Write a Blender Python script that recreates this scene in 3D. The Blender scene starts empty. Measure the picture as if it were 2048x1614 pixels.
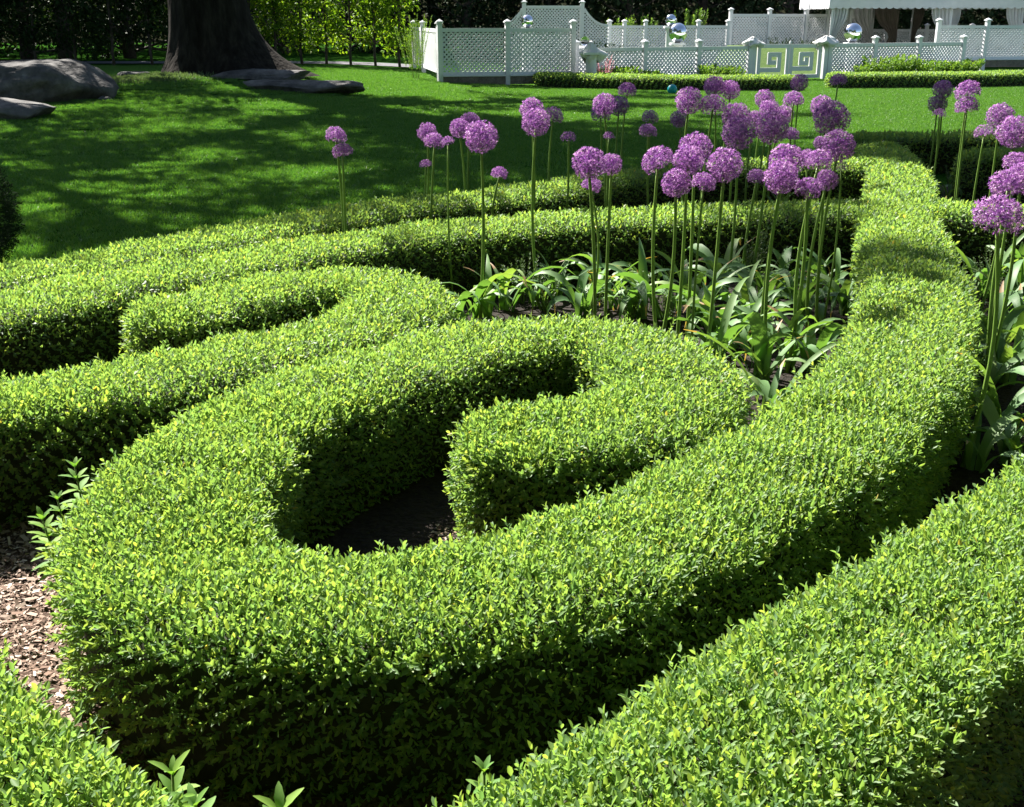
import bpy, math, random
import numpy as np
from mathutils import Vector, Matrix

# ------------------------------------------------------------------ camera, sky, sun, exposure
scene = bpy.context.scene
COL = scene.collection
R = math.radians
FPX, PITCH, CAMZ = 2200.0, R(19.3), 1.65
cam_d = bpy.data.cameras.new('camera'); cam = bpy.data.objects.new('camera', cam_d); COL.objects.link(cam)
cam.location = (0, 0, CAMZ); cam.rotation_euler = (R(90) - PITCH, 0, 0)
cam_d.sensor_width = 36; cam_d.lens = 36 * FPX / 2048; cam_d.clip_start = .05; cam_d.clip_end = 2000
scene.camera = cam
SUN_EL = R(44); SX, SY = -.60, .80            # horizontal direction towards the sun
world = bpy.data.worlds.new('World'); scene.world = world; world.use_nodes = True
wn = world.node_tree.nodes; wl = world.node_tree.links
sky = wn.new('ShaderNodeTexSky'); sky.sky_type = 'NISHITA'; sky.sun_disc = False
sky.sun_elevation = SUN_EL; sky.sun_rotation = math.atan2(SX, SY)
wl.new(sky.outputs[0], wn['Background'].inputs[0]); wn['Background'].inputs[1].default_value = .05
sun_d = bpy.data.lights.new('sun', 'SUN'); sun_d.energy = 5; sun_d.angle = R(.53); sun_d.color = (1, .95, .87)
sun = bpy.data.objects.new('sun', sun_d); COL.objects.link(sun)
tosun = Vector((SX * math.cos(SUN_EL), SY * math.cos(SUN_EL), math.sin(SUN_EL)))
sun.rotation_euler = tosun.to_track_quat('Z', 'Y').to_euler(); sun.location = (-6, 18, 24)
scene.view_settings.view_transform = 'Standard'; scene.view_settings.look = 'None'
scene.view_settings.exposure = 1.78; scene.view_settings.gamma = 1
scene.cycles.max_bounces = 4; scene.cycles.diffuse_bounces = 1; scene.cycles.glossy_bounces = 2
scene.cycles.transmission_bounces = 2; scene.cycles.transparent_max_bounces = 4

rng = np.random.default_rng(7); random.seed(7)

def at(u, v, z=0.):
    """photograph pixel (2048 wide) to the point of height z that it shows"""
    a = (u - 1024) / FPX; b = -(v - 807) / FPX; cp, sp = math.cos(PITCH), math.sin(PITCH)
    dz = -sp + b * cp; t = (z - CAMZ) / dz
    return (a * t, (cp + b * sp) * t, z)
def at_y(u, v, y):
    a = (u - 1024) / FPX; b = -(v - 807) / FPX; cp, sp = math.cos(PITCH), math.sin(PITCH)
    t = y / (cp + b * sp)
    return (a * t, y, CAMZ + t * (-sp + b * cp))

# ------------------------------------------------------------------ helpers
def tag(o, label=None, cat=None, group=None, kind=None):
    if label: o['label'] = label
    if cat: o['category'] = cat
    if group: o['group'] = group
    if kind: o['kind'] = kind
    return o
def link(name, me, mat=None, parent=None, loc=None):
    o = bpy.data.objects.new(name, me); COL.objects.link(o)
    if mat is not None and me is not None and not me.materials: me.materials.append(mat)
    if parent is not None: o.parent = parent
    if loc is not None: o.location = loc
    return o
def empty(name, loc, label, cat, group=None, rz=0.):
    o = bpy.data.objects.new(name, None); COL.objects.link(o); o.location = loc; o.rotation_euler[2] = rz
    o.empty_display_size = .1
    return tag(o, label, cat, group)
def mesh_np(name, V, F, tint=None, smooth=False):
    """V (n,3); F (m,k) of one size k; tint per face"""
    me = bpy.data.meshes.new(name); V = np.asarray(V, np.float32); F = np.asarray(F, np.int32)
    n, (m, k) = len(V), F.shape
    me.vertices.add(n); me.vertices.foreach_set('co', V.ravel())
    me.loops.add(m * k); me.loops.foreach_set('vertex_index', F.ravel())
    me.polygons.add(m); me.polygons.foreach_set('loop_start', np.arange(0, m * k, k, dtype=np.int32))
    if smooth: me.polygons.foreach_set('use_smooth', np.ones(m, bool))
    me.update(calc_edges=True)
    if tint is not None:
        a = me.attributes.new('tint', 'FLOAT', 'FACE'); a.data.foreach_set('value', np.asarray(tint, np.float32))
    return me
def nrm(a): return a / np.maximum(np.linalg.norm(a, axis=-1, keepdims=True), 1e-9)
def unit(n): return nrm(rng.normal(size=(n, 3)))
_nd = [(nrm(rng.normal(size=3)), rng.uniform(0, 6.28), f) for f in (1, 1.3, 1.7, 2.1, 2.7, 3.6, 4.7) for _ in range(2)]
def noise(p, s):
    p = np.asarray(p, float) * s; r = 0
    for d, ph, f in _nd: r = r + np.sin(p @ d * f + ph) / f
    return r / 3.2
class MB:
    """collects boxes / tubes / grids into one mesh"""
    def __init__(s): s.v = []; s.f = []
    def add(s, V, F):
        o = len(s.v); s.v.extend(tuple(map(float, p)) for p in V); s.f.extend(tuple(i + o for i in f) for f in F); return s
    def box(s, a, b):
        (x0, y0, z0), (x1, y1, z1) = a, b
        return s.add([(x0,y0,z0),(x1,y0,z0),(x1,y1,z0),(x0,y1,z0),(x0,y0,z1),(x1,y0,z1),(x1,y1,z1),(x0,y1,z1)],
                     [(0,3,2,1),(4,5,6,7),(0,1,5,4),(1,2,6,5),(2,3,7,6),(3,0,4,7)])
    def bar(s, p, q, w, d, n=(0, 1, 0)):
        p, q, n = Vector(p), Vector(q), Vector(n); t = (q - p).normalized(); sd = t.cross(n).normalized() * w / 2; n = n.normalized() * d / 2
        c = [p-sd-n, p+sd-n, p+sd+n, p-sd+n, q-sd-n, q+sd-n, q+sd+n, q-sd+n]
        return s.add(c, [(0,3,2,1),(4,5,6,7),(0,1,5,4),(1,2,6,5),(2,3,7,6),(3,0,4,7)])
    def tube(s, P, rad, k=8, wob=0.):
        P = [Vector(p) for p in P]; n = len(P); V = []; F = []
        ref = Vector((1, 0, 0))
        for i, p in enumerate(P):
            t = (P[min(i+1, n-1)] - P[max(i-1, 0)]).normalized()
            a = ref - t * ref.dot(t)
            if a.length < .2: ref = Vector((0, 1, 0)); a = ref - t * ref.dot(t)
            a.normalize(); b = t.cross(a); ref = a
            for j in range(k):
                th = 2 * math.pi * j / k; r = rad[i] * (1 + wob * random.uniform(-1, 1))
                V.append(p + (a * math.cos(th) + b * math.sin(th)) * r)
        for i in range(n - 1):
            for j in range(k): F.append((i*k+j, i*k+(j+1) % k, (i+1)*k+(j+1) % k, (i+1)*k+j))
        F.append(tuple(range(k))[::-1]); F.append(tuple((n-1)*k + j for j in range(k)))
        return s.add(V, F)
    def lathe(s, prof, k=24, c=(0, 0, 0)):
        V = []; F = []; n = len(prof)
        for r, z in prof:
            for j in range(k):
                th = 2*math.pi*j/k; V.append((c[0]+r*math.cos(th), c[1]+r*math.sin(th), c[2]+z))
        for i in range(n-1):
            for j in range(k): F.append((i*k+j, i*k+(j+1) % k, (i+1)*k+(j+1) % k, (i+1)*k+j))
        return s.add(V, F)
    def mesh(s, name, smooth=False, off=(0, 0, 0)):
        me = bpy.data.meshes.new(name)
        me.from_pydata([(x-off[0], y-off[1], z-off[2]) for x, y, z in s.v], [], s.f); me.update()
        if smooth: me.polygons.foreach_set('use_smooth', [True]*len(me.polygons))
        return me
    def build(s, name, mat, parent=None, smooth=False, off=(0, 0, 0)):
        return link(name, s.mesh(name, smooth, off), mat, parent)

# ------------------------------------------------------------------ materials
def mat_new(name):
    m = bpy.data.materials.new(name); m.use_nodes = True; nt = m.node_tree
    return m, nt, nt.nodes['Principled BSDF'], nt.nodes['Material Output']
def ramp(nt, stops):
    r = nt.nodes.new('ShaderNodeValToRGB'); e = r.color_ramp.elements
    while len(e) < len(stops): e.new(.5)
    for i, (p, c) in enumerate(stops): e[i].position = p; e[i].color = (*c, 1)
    return r
def leaf_mat(name, stops, trans, tf=.4, rough=.4, spec=.5, attr=True):
    m, nt, b, out = mat_new(name)
    if attr:
        a = nt.nodes.new('ShaderNodeAttribute'); a.attribute_name = 'tint'; src = a.outputs['Fac']
    r = ramp(nt, stops); nt.links.new(src, r.inputs[0]); nt.links.new(r.outputs[0], b.inputs['Base Color'])
    b.inputs['Roughness'].default_value = rough; b.inputs['Specular IOR Level'].default_value = spec
    t = nt.nodes.new('ShaderNodeBsdfTranslucent')
    mx = nt.nodes.new('ShaderNodeMixShader'); mx.inputs[0].default_value = tf
    mul = nt.nodes.new('ShaderNodeMixRGB'); mul.blend_type = 'MULTIPLY'; mul.inputs[0].default_value = 1
    nt.links.new(r.outputs[0], mul.inputs[1]); mul.inputs[2].default_value = (*trans, 1); mul.use_clamp = False
    nt.links.new(mul.outputs[0], t.inputs[0])
    nt.links.new(b.outputs[0], mx.inputs[1]); nt.links.new(t.outputs[0], mx.inputs[2]); nt.links.new(mx.outputs[0], out.inputs[0])
    return m
def noise_mat(name, stops, scale=4., rough=.8, detail=6., bump=0., bscale=None, spec=.3, stretch=(1, 1, 1), vor=0.):
    m, nt, b, out = mat_new(name); N = nt.nodes; L = nt.links
    tc = N.new('ShaderNodeTexCoord'); mp = N.new('ShaderNodeMapping'); mp.inputs['Scale'].default_value = stretch
    L.new(tc.outputs['Object'], mp.inputs[0])
    n = N.new('ShaderNodeTexNoise'); n.inputs['Scale'].default_value = scale; n.inputs['Detail'].default_value = detail
    n.inputs['Roughness'].default_value = .65
    L.new(mp.outputs[0], n.inputs[0]); r = ramp(nt, stops); L.new(n.outputs[0], r.inputs[0]); L.new(r.outputs[0], b.inputs['Base Color'])
    b.inputs['Roughness'].default_value = rough; b.inputs['Specular IOR Level'].default_value = spec
    if bump:
        n2 = N.new('ShaderNodeTexNoise'); n2.inputs['Scale'].default_value = bscale or scale*3; n2.inputs['Detail'].default_value = 8
        L.new(mp.outputs[0], n2.inputs[0])
        bp = N.new('ShaderNodeBump'); bp.inputs['Strength'].default_value = bump; bp.inputs['Distance'].default_value = .05
        L.new(n2.outputs[0], bp.inputs['Height']); L.new(bp.outputs[0], b.inputs['Normal'])
    return m
M = {}
M['box'] = leaf_mat('boxwood_leaf', [(0, (.068,.165,.078)), (.35, (.135,.25,.108)), (.62, (.195,.315,.105)), (.9, (.295,.385,.10)), (1, (.42,.36,.10))], (1.65, 1.62, .70), .48, .52, .4)
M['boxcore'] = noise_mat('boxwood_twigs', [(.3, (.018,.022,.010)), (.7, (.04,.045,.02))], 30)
M['twig'] = noise_mat('young_twig', [(.3, (.09,.15,.04)), (.7, (.14,.2,.05))], 30)
M['grass'] = leaf_mat('grass_blade', [(0, (.05,.15,.03)), (.5, (.092,.235,.045)), (1, (.19,.32,.075))], (1.3, 1.3, .5), .4, .45, .4)
M['lawn'] = noise_mat('lawn', [(.3, (.016,.055,.008)), (.5, (.025,.08,.010)), (.75, (.04,.105,.015))], 7, .9, bump=.6, bscale=90, spec=0.)
M['mulch'] = noise_mat('mulch_ground', [(.3, (.055,.034,.024)), (.5, (.12,.075,.052)), (.7, (.20,.14,.10))], 45, .9, bump=.8, bscale=70)
M['chip'] = leaf_mat('wood_chip', [(0, (.08,.045,.03)), (.35, (.27,.18,.135)), (.7, (.48,.37,.30)), (1, (.65,.56,.48))], (0, 0, 0), .0, .85, .2)
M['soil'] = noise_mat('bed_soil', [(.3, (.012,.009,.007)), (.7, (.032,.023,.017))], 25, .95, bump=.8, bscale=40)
M['drive'] = noise_mat('asphalt', [(.3, (.10,.098,.11)), (.7, (.16,.155,.17))], 12, .9, bump=.3, bscale=120)
M['bark'] = noise_mat('bark', [(.3, (.012,.010,.009)), (.5, (.024,.021,.018)), (.72, (.05,.045,.036))], 7, .95, bump=1., bscale=11, stretch=(1, 1, .22), spec=.05)
M['thinbark'] = noise_mat('sapling_bark', [(.3, (.045,.037,.03)), (.7, (.10,.085,.07))], 12, .9)
M['rock'] = noise_mat('granite', [(.28, (.035,.034,.036)), (.45, (.095,.092,.09)), (.58, (.155,.15,.145)), (.75, (.30,.29,.27))], 2.6, .9, 10, bump=1., bscale=7, spec=.15)
M['bank'] = noise_mat('dry_grass', [(.3, (.065,.11,.04)), (.7, (.115,.165,.06))], 9, .95, spec=0., bump=.5)
M['litter'] = noise_mat('forest_floor', [(.3, (.012,.014,.008)), (.7, (.03,.03,.018))], 2, .95, spec=0.)
M['stonewall'] = noise_mat('plinth_stone', [(.3, (.13,.11,.09)), (.7, (.28,.25,.21))], 6, .9, bump=.8)
M['white'] = noise_mat('white_paint', [(.3, (.77,.78,.80)), (.7, (.84,.85,.86))], 3, .5)
M['lattice'] = noise_mat('lattice_paint', [(.3, (.75,.77,.80)), (.7, (.83,.84,.86))], 3, .55)
M['cloth'] = noise_mat('white_cloth', [(.3, (.72,.71,.68)), (.7, (.80,.79,.76))], 3, .9, bump=.3)
M['canvas'] = noise_mat('canopy_canvas', [(.3, (.66,.67,.70)), (.7, (.78,.78,.80))], 2, .85, bump=.2)
M['linen'] = noise_mat('curtain_linen', [(.3, (.70,.69,.68)), (.7, (.78,.77,.76))], 3, .9)
M['taupe'] = noise_mat('curtain_taupe', [(.3, (.20,.165,.14)), (.7, (.27,.225,.19))], 3, .9)
M['stem'] = noise_mat('flower_stem', [(.3, (.13,.24,.04)), (.7, (.22,.35,.065))], 6, .5, spec=.3)
M['allium'] = leaf_mat('allium_petal', [(0, (.16,.05,.26)), (.35, (.36,.15,.45)), (.7, (.60,.33,.64)), (.93, (.88,.68,.87)), (1, (.24,.18,.11))], (1.1, .85, 1.1), .35, .5, .3)
M['strap'] = leaf_mat('strap_leaf', [(0, (.085,.19,.07)), (.5, (.155,.28,.105)), (.84, (.28,.38,.13)), (.92, (.42,.26,.10)), (1, (.46,.32,.22))], (1.3, 1.4, .4), .35, .5, .3)
M['weed'] = leaf_mat('grey_green_leaf', [(0, (.06,.11,.045)), (.5, (.11,.17,.08)), (1, (.18,.24,.11))], (.9, 1, .5), .3, .6, .3)
M['shoot'] = leaf_mat('shoot_leaf', [(0, (.10,.23,.07)), (.5, (.16,.31,.08)), (1, (.28,.40,.06))], (1.2, 1.3, .4), .35, .6, .15)
M['beech'] = leaf_mat('beech_leaf', [(0, (.03,.06,.02)), (1, (.09,.13,.04))], (1, 1, .5), .3, .45)
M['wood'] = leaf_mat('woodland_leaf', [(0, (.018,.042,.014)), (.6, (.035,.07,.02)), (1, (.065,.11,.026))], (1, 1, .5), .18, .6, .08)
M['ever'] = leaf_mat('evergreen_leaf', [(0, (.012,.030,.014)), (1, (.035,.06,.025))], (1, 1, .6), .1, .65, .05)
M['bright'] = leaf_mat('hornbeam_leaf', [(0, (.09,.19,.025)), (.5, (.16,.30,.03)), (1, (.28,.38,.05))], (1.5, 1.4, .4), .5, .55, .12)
M['peren'] = leaf_mat('perennial_leaf', [(0, (.085,.20,.04)), (.5, (.15,.28,.055)), (1, (.25,.35,.075))], (1.3, 1.3, .5), .38, .55, .2)
M['pink'] = leaf_mat('pink_petal', [(0, (.5,.16,.22)), (1, (.72,.42,.46))], (1, .8, .8), .3, .5)
m, nt, b, o_ = mat_new('mirror_steel'); b.inputs['Metallic'].default_value = 1; b.inputs['Roughness'].default_value = .05
b.inputs['Base Color'].default_value = (.85, .86, .88, 1); M['chrome'] = m
m, nt, b, o_ = mat_new('turquoise_vinyl'); b.inputs['Base Color'].default_value = (.01, .34, .38, 1); b.inputs['Roughness'].default_value = .35; M['ball'] = m
m, nt, b, o_ = mat_new('white_vinyl'); b.inputs['Base Color'].default_value = (.8, .8, .78, 1); b.inputs['Roughness'].default_value = .4; M['vinyl'] = m
m, nt, b, o_ = mat_new('clear_glass'); b.inputs['Transmission Weight'].default_value = 1; b.inputs['Roughness'].default_value = .03; b.inputs['IOR'].default_value = 1.3; M['glass'] = m
m, nt, b, o_ = mat_new('lead_grey'); b.inputs['Base Color'].default_value = (.13, .13, .14, 1); b.inputs['Roughness'].default_value = .6; M['lead'] = m

# ------------------------------------------------------------------ leaf geometry
def leaf_arrays(B, D, N, L, W, fold=.3, curl=.12, hexa=True):
    D = nrm(D); S = nrm(np.cross(D, N)); N = np.cross(S, D); L = L[:, None]; W = W[:, None]; n = len(B)
    if hexa:
        up = fold * .5 * W * N
        V = np.stack([B, B + .36*L*D + .5*W*S + up, B + .74*L*D + .40*W*S + up - .4*curl*L*N, B + L*D - curl*L*N,
                      B + .74*L*D - .40*W*S + up - .4*curl*L*N, B + .36*L*D - .5*W*S + up], 1)
        F = (np.arange(n) * 6)[:, None, None] + np.array([[0, 3, 2, 1], [0, 5, 4, 3]])[None]
        return V.reshape(-1, 3), F.reshape(-1, 4), 2
    V = np.stack([B, B + .5*L*D + .5*W*S + fold*.5*W*N, B + L*D - curl*L*N, B + .5*L*D - .5*W*S + fold*.5*W*N], 1)
    return V.reshape(-1, 3), (np.arange(n) * 4)[:, None] + np.array([[0, 3, 2, 1]]), 1
def sprigs(P, Dr, slen, llen, pairs=4, hexa=True, tj=.10, wid=.44):
    """leafy twigs: tips at P, growing along Dr; decussate leaf pairs"""
    n = len(P); Dr = nrm(Dr); a = nrm(np.cross(Dr, unit(n))); b = np.cross(Dr, a)
    ts = rng.normal(.55, .10, n); out = []
    for k in range(pairs):
        f = (k + .5) / pairs; q = P - Dr * (slen * (1 - f))[:, None]
        for sgn in (-1, 1):
            ax = (a if k % 2 == 0 else b) * sgn + .35 * unit(n)
            be = np.radians(rng.normal(54 - 32 * f, 12, n))[:, None]
            d = nrm(Dr * np.cos(be) + nrm(ax) * np.sin(be))
            nn = Dr - d * (Dr * d).sum(1, keepdims=True) + .25 * unit(n)
            l = llen * rng.uniform(.72, 1.15, n) * (1.0 - .2 * abs(f - .6))
            out.append((q, d, nn, l, l * rng.uniform(wid - .08, wid + .06, n), ts + rng.normal(0, tj, n) + .14 * (f - .5)))
    B, D, N, L, W, T = [np.concatenate(x) for x in zip(*out)]
    V, F, k = leaf_arrays(B, D, N, L, W, hexa=hexa)
    T = np.clip(T, 0, .9); T[rng.random(len(T)) < .0025] = 1.
    return V, F, np.repeat(T, k)
def merge(parts):
    o = 0; Vs = []; Fs = []; Ts = []
    for V, F, T in parts: Vs.append(V); Fs.append(F + o); Ts.append(T); o += len(V)
    return np.concatenate(Vs), np.concatenate(Fs), np.concatenate(Ts)

# ------------------------------------------------------------------ the ground
def sm(a, b, x):
    t = np.clip((np.asarray(x, float) - a) / (b - a), 0, 1); return t * t * (3 - 2 * t)
def gz(x, y):
    x = np.asarray(x, float); y = np.asarray(y, float)
    h = .34 * sm(1.5, -6.5, x) * sm(13, 24, y)
    h = h + .22 * np.exp(-(((x + 6.7) / 2.2) ** 2 + ((y - 25) / 2.4) ** 2))
    return h * (1 - .3 * sm(30, 45, y))
def sheet(name, xs, ys, dz, mat, label, cat, kind='structure', mask=None):
    X, Y = np.meshgrid(xs, ys); Z = gz(X, Y) + dz
    V = np.stack([X, Y, Z], -1).reshape(-1, 3); nx, ny = len(xs), len(ys)
    i = (np.arange(ny-1)[:, None] * nx + np.arange(nx-1)[None]).ravel()
    F = np.stack([i, i+1, i+nx+1, i+nx], 1)
    return tag(link(name, mesh_np(name, V, F, smooth=True), mat), label, cat, None, kind)
xs = np.concatenate([np.linspace(-400, -40, 13), np.linspace(-36, 36, 97), np.linspace(40, 400, 13)])
ys = np.concatenate([np.linspace(-100, -4, 9), np.linspace(-2, 64, 90), np.linspace(70, 600, 14)])
sheet('lawn', xs, ys, 0, M['lawn'], 'green mown lawn between the clipped hedges and the white lattice fence', 'lawn')
def poly_sheet(name, pts, z, mat, label, cat):
    me = bpy.data.meshes.new(name); me.from_pydata([(x, y, z) for x, y in pts], [], [tuple(range(len(pts)))]); me.update()
    return tag(link(name, me, mat), label, cat, None, 'structure')
poly_sheet('mulch_path', [(-3.4, .2), (3.6, .2), (3.6, 3.3), (1.4, 3.6), (.3, 4.6), (-.6, 5.0), (-1.6, 4.9), (-2.4, 4.9), (-3.4, 4.6)], .004, M['mulch'], 'brown wood-chip mulch path at the foot of the hedges', 'path')
poly_sheet('bed_soil', [(-3.0, 4.9), (-.5, 4.2), (.55, 4.5), (1.2, 3.4), (3.6, 3.2), (4.6, 7.6), (5.4, 11.6), (3.6, 11.6), (2.8, 10.2), (1.3, 9.7), (-.5, 8.0), (-1.6, 6.9), (-2.8, 5.5)], .008, M['soil'], 'dark soil of the flower beds between the hedges', 'soil')
poly_sheet('scroll_shade', [(-.8, 2.55), (-.2, 2.45), (.3, 2.75), (.1, 3.0), (-.2, 3.05), (-.12, 3.6), (.35, 3.95), (.2, 4.2), (-.3, 3.95), (-.75, 3.2)], .008, M['soil'], 'dark soil-coloured sheet for the shade inside the curl of the big scroll hedge', 'soil')  # dark sheet stands in for the shade on the pocket floor
sheet('driveway', np.linspace(-42, -3.2, 30), np.linspace(35.8, 38.4, 6), .02, M['drive'], 'grey driveway running behind the tree in dappled shade', 'driveway')

# wood chips lying on the path
def chips():
    n = 30000; x = rng.uniform(-1.9, -.35, n); y = rng.uniform(1.5, 3.5, n)
    x2 = rng.uniform(-.28, .6, 3000); y2 = rng.uniform(2.7, 3.4, 3000)
    x = np.r_[x, x2]; y = np.r_[y, y2]; k_ = (x < -1.08) | (y < 1.9) | (x > -.29); x = x[k_]; y = y[k_]; n = len(x)  # chips left out of the shaded scroll pocket so its floor stays dark
    D = nrm(np.stack([rng.normal(size=n), rng.normal(size=n), rng.normal(0, .22, n)], 1)); N = nrm(np.stack([rng.normal(0, .3, n), rng.normal(0, .3, n), np.ones(n)], 1))
    L = rng.lognormal(math.log(.0115), .5, n); W = np.minimum(L * rng.uniform(.2, .6, n), .016)
    D = nrm(D); S = nrm(np.cross(D, N)); B = np.stack([x, y, rng.uniform(.007, .022, n)], 1)
    l = L[:, None]; w = W[:, None] / 2; sk = rng.uniform(-.25, .25, (n, 1)) * l
    V = np.stack([B - S*w, B + S*w + D*sk*.4, B + D*l + S*w*.8, B + D*(l+sk) - S*w], 1).reshape(-1, 3)
    F = (np.arange(n) * 4)[:, None] + np.array([[0, 1, 2, 3]])
    return mesh_np('mulch_chips', V, F, np.clip(rng.normal(.45, .24, n), 0, 1))
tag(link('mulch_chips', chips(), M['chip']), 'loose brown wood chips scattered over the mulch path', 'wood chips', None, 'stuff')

# ------------------------------------------------------------------ clipped box hedges
def smooth_path(pts, step=.02):
    p = np.array(pts, float); p = np.vstack([2*p[0]-p[1], p, 2*p[-1]-p[-2]]); out = []
    for i in range(1, len(p) - 2):
        t = np.linspace(0, 1, 24, endpoint=False)[:, None]; a, b, c, d = p[i-1], p[i], p[i+1], p[i+2]
        out.append(.5 * (2*b + (c-a)*t + (2*a-5*b+4*c-d)*t**2 + (3*b-a-3*c+d)*t**3))
    q = np.vstack(out + [p[-2:-1]]); s = np.r_[0, np.cumsum(np.linalg.norm(np.diff(q, axis=0), axis=1))]
    n = max(4, int(s[-1] / step)); u = np.linspace(0, s[-1], n)
    return np.stack([np.interp(u, s, q[:, 0]), np.interp(u, s, q[:, 1])], 1), u
def profile(hw, H, p=5.0, n=60):
    th = np.linspace(0, math.pi, 400); c, s = np.cos(th), np.sin(th)
    o = hw * np.sign(c) * abs(c) ** (2/p); z = .42*H + .58*H * abs(s) ** (2/p)
    o = np.r_[.93*hw, o, -.93*hw]; z = np.r_[0, z, 0]
    a = np.r_[0, np.cumsum(np.hypot(np.diff(o), np.diff(z)))]; u = np.linspace(0, a[-1], n)
    o, z = np.interp(u, a, o), np.interp(u, a, z)
    to, tz = np.gradient(o), np.gradient(z); l = np.hypot(to, tz)
    return o, z, tz / l, -to / l, a[-1]                 # offset, height, normal (offset, z), perimeter
HEDGES = []
def r2(n, seed):
    i = np.arange(1, n+1)[:, None]; g = 1.32471795724474602596
    return (rng.uniform(size=(1, 2)) + i * np.array([1/g, 1/g/g])) % 1
def hedge(name, label, path, hw=.265, H=.42, dens=3700., llen=.022, group='clipped box hedges of the scroll garden', lod=3.0, far_simple=3.7, nsprig=0, z0=0., pairs=4):
    q, u = smooth_path(path); HEDGES.append((q, hw))
    org = np.array([q[0][0], q[0][1], z0]); root = empty(name, org, label, 'hedge', group)
    T = nrm(np.gradient(q, axis=0)); Nl = np.stack([T[:, 1], -T[:, 0]], 1)      # right hand side
    o, z, no, nz, per = profile(hw, H)
    # woody core
    oc, zc = profile(hw - .05, H - .05, n=17)[:2]
    sel = np.arange(0, len(q), 3); V = []; F = []
    qq, NN = q[sel], Nl[sel]; m = len(oc)
    for i in range(len(sel)):
        V.append(np.stack([qq[i, 0] + NN[i, 0]*oc, qq[i, 1] + NN[i, 1]*oc, zc], 1))
    for end, sg in ((0, -1), (-1, 1)):
        pass
    V = np.concatenate(V); k = len(sel)
    V = V + noise(V, 9.)[:, None] * .008
    ii = (np.arange(k-1)[:, None]*m + np.arange(m-1)[None]).ravel(); F = np.stack([ii, ii+m, ii+m+1, ii+1], 1)
    caps_v = []; caps_f = []; base = len(V)
    hh = m // 2 + 1
    for end, sg in ((0, -1), (-1, 1)):
        ph = np.linspace(-math.pi/2, math.pi/2, 9); g0 = base + sum(len(c) for c in caps_v)
        for a in ph:
            d = Nl[end] * math.sin(a) + T[end] * sg * math.cos(a)
            caps_v.append(np.stack([q[end, 0] + d[0]*oc[:hh]*.96, q[end, 1] + d[1]*oc[:hh]*.96, zc[:hh]], 1))
        jj = (np.arange(8)[:, None]*hh + np.arange(hh-1)[None]).ravel() + g0
        caps_f.append(np.stack([jj, jj+hh, jj+hh+1, jj+1], 1))
    V = np.vstack([V] + caps_v); F = np.vstack([F] + caps_f)
    V[:, 2] += z0
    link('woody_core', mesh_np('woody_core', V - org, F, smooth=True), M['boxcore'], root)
    # leaf twigs over the surface
    def rho(y): return dens * np.minimum(1., (lod / np.maximum(y, .5)) ** 1.15)
    wt = rho(q[:, 1]); ds = u[1] - u[0]
    ws = np.where(nz > .35, 1., .5) * np.where(z < .12, .6, 1.)
    n = int((wt * ds).sum() * per * ws.mean()); uv = r2(n, 1)
    ct = np.cumsum(wt); ct = ct / ct[-1]; ti = np.interp(uv[:, 0], ct, np.arange(len(q)))
    cs = np.cumsum(ws); cs = np.r_[0, cs / cs[-1]]; si = np.interp(uv[:, 1], cs, np.arange(len(o) + 1)) - .5
    it = np.clip(np.round(ti).astype(int), 0, len(q)-1)
    ip = np.arange(len(o)); O, Z, NO, NZ = [np.interp(si, ip, a) for a in (o, z, no, nz)]
    fx = np.interp(ti, np.arange(len(q)), q[:, 0]); fy = np.interp(ti, np.arange(len(q)), q[:, 1])
    P = np.stack([fx + Nl[it, 0]*O, fy + Nl[it, 1]*O, Z], 1); NM = np.stack([Nl[it, 0]*NO, Nl[it, 1]*NO, NZ], 1)
    for end, sg in ((0, -1), (-1, 1)):
        h2 = len(o) // 2; nc = int(rho(q[end, 1]) * math.pi * hw * (H * .75 + hw * .4)); uv = r2(nc, 2)
        w2 = ws[:h2] * (o[:h2] + .02); c2 = np.cumsum(w2); c2 = np.r_[0, c2/c2[-1]]; s2 = np.interp(uv[:, 0], c2, np.arange(h2+1)) - .5
        O, Z, NO, NZ = [np.interp(s2, ip, a) for a in (o, z, no, nz)]
        a = (uv[:, 1] - .5) * math.pi; d = Nl[end][None]*np.sin(a)[:, None] + (T[end]*sg)[None]*np.cos(a)[:, None]
        P = np.vstack([P, np.stack([q[end, 0] + d[:, 0]*O, q[end, 1] + d[:, 1]*O, Z], 1)])
        NM = np.vstack([NM, np.stack([d[:, 0]*NO, d[:, 1]*NO, NZ], 1)])
    n = len(P); NM = nrm(NM)
    bumpy = .013 * noise(P, 7.) + .010 * noise(P + 5, 19.) + rng.normal(0, .0085, n)
    P = P + NM * bumpy[:, None]
    fr = (rng.random(n) < .16) & (NM[:, 2] < .75) & (NM[:, 2] > -.05); P[fr] += NM[fr] * rng.uniform(.008, .034, (fr.sum(), 1))
    up = np.zeros((n, 3)); up[:, 2] = np.where(NM[:, 2] > .5, .5, .10)
    Dr = NM * .8 + up + .34 * unit(n); P[:, 2] = np.maximum(P[:, 2], .015) + z0
    sc = np.clip((np.maximum(P[:, 1], lod) / lod) ** .5, 1, 2.4)
    near = P[:, 1] < far_simple; parts = []
    for msk, hx, pr in ((near, True, pairs), (~near, False, max(2, pairs - 1))):
        if msk.sum(): parts.append(sprigs(P[msk] - org, Dr[msk], .045 * sc[msk], llen * sc[msk], pr, hx))
    V, F, Tn = merge([(V, F, t) for V, F, t in parts]) if len({p[1].shape[1] for p in parts}) == 1 else None
    fo = link('foliage', mesh_np('foliage', V, F, Tn), M['box'], root); fo['kind'] = 'stuff'
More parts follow.
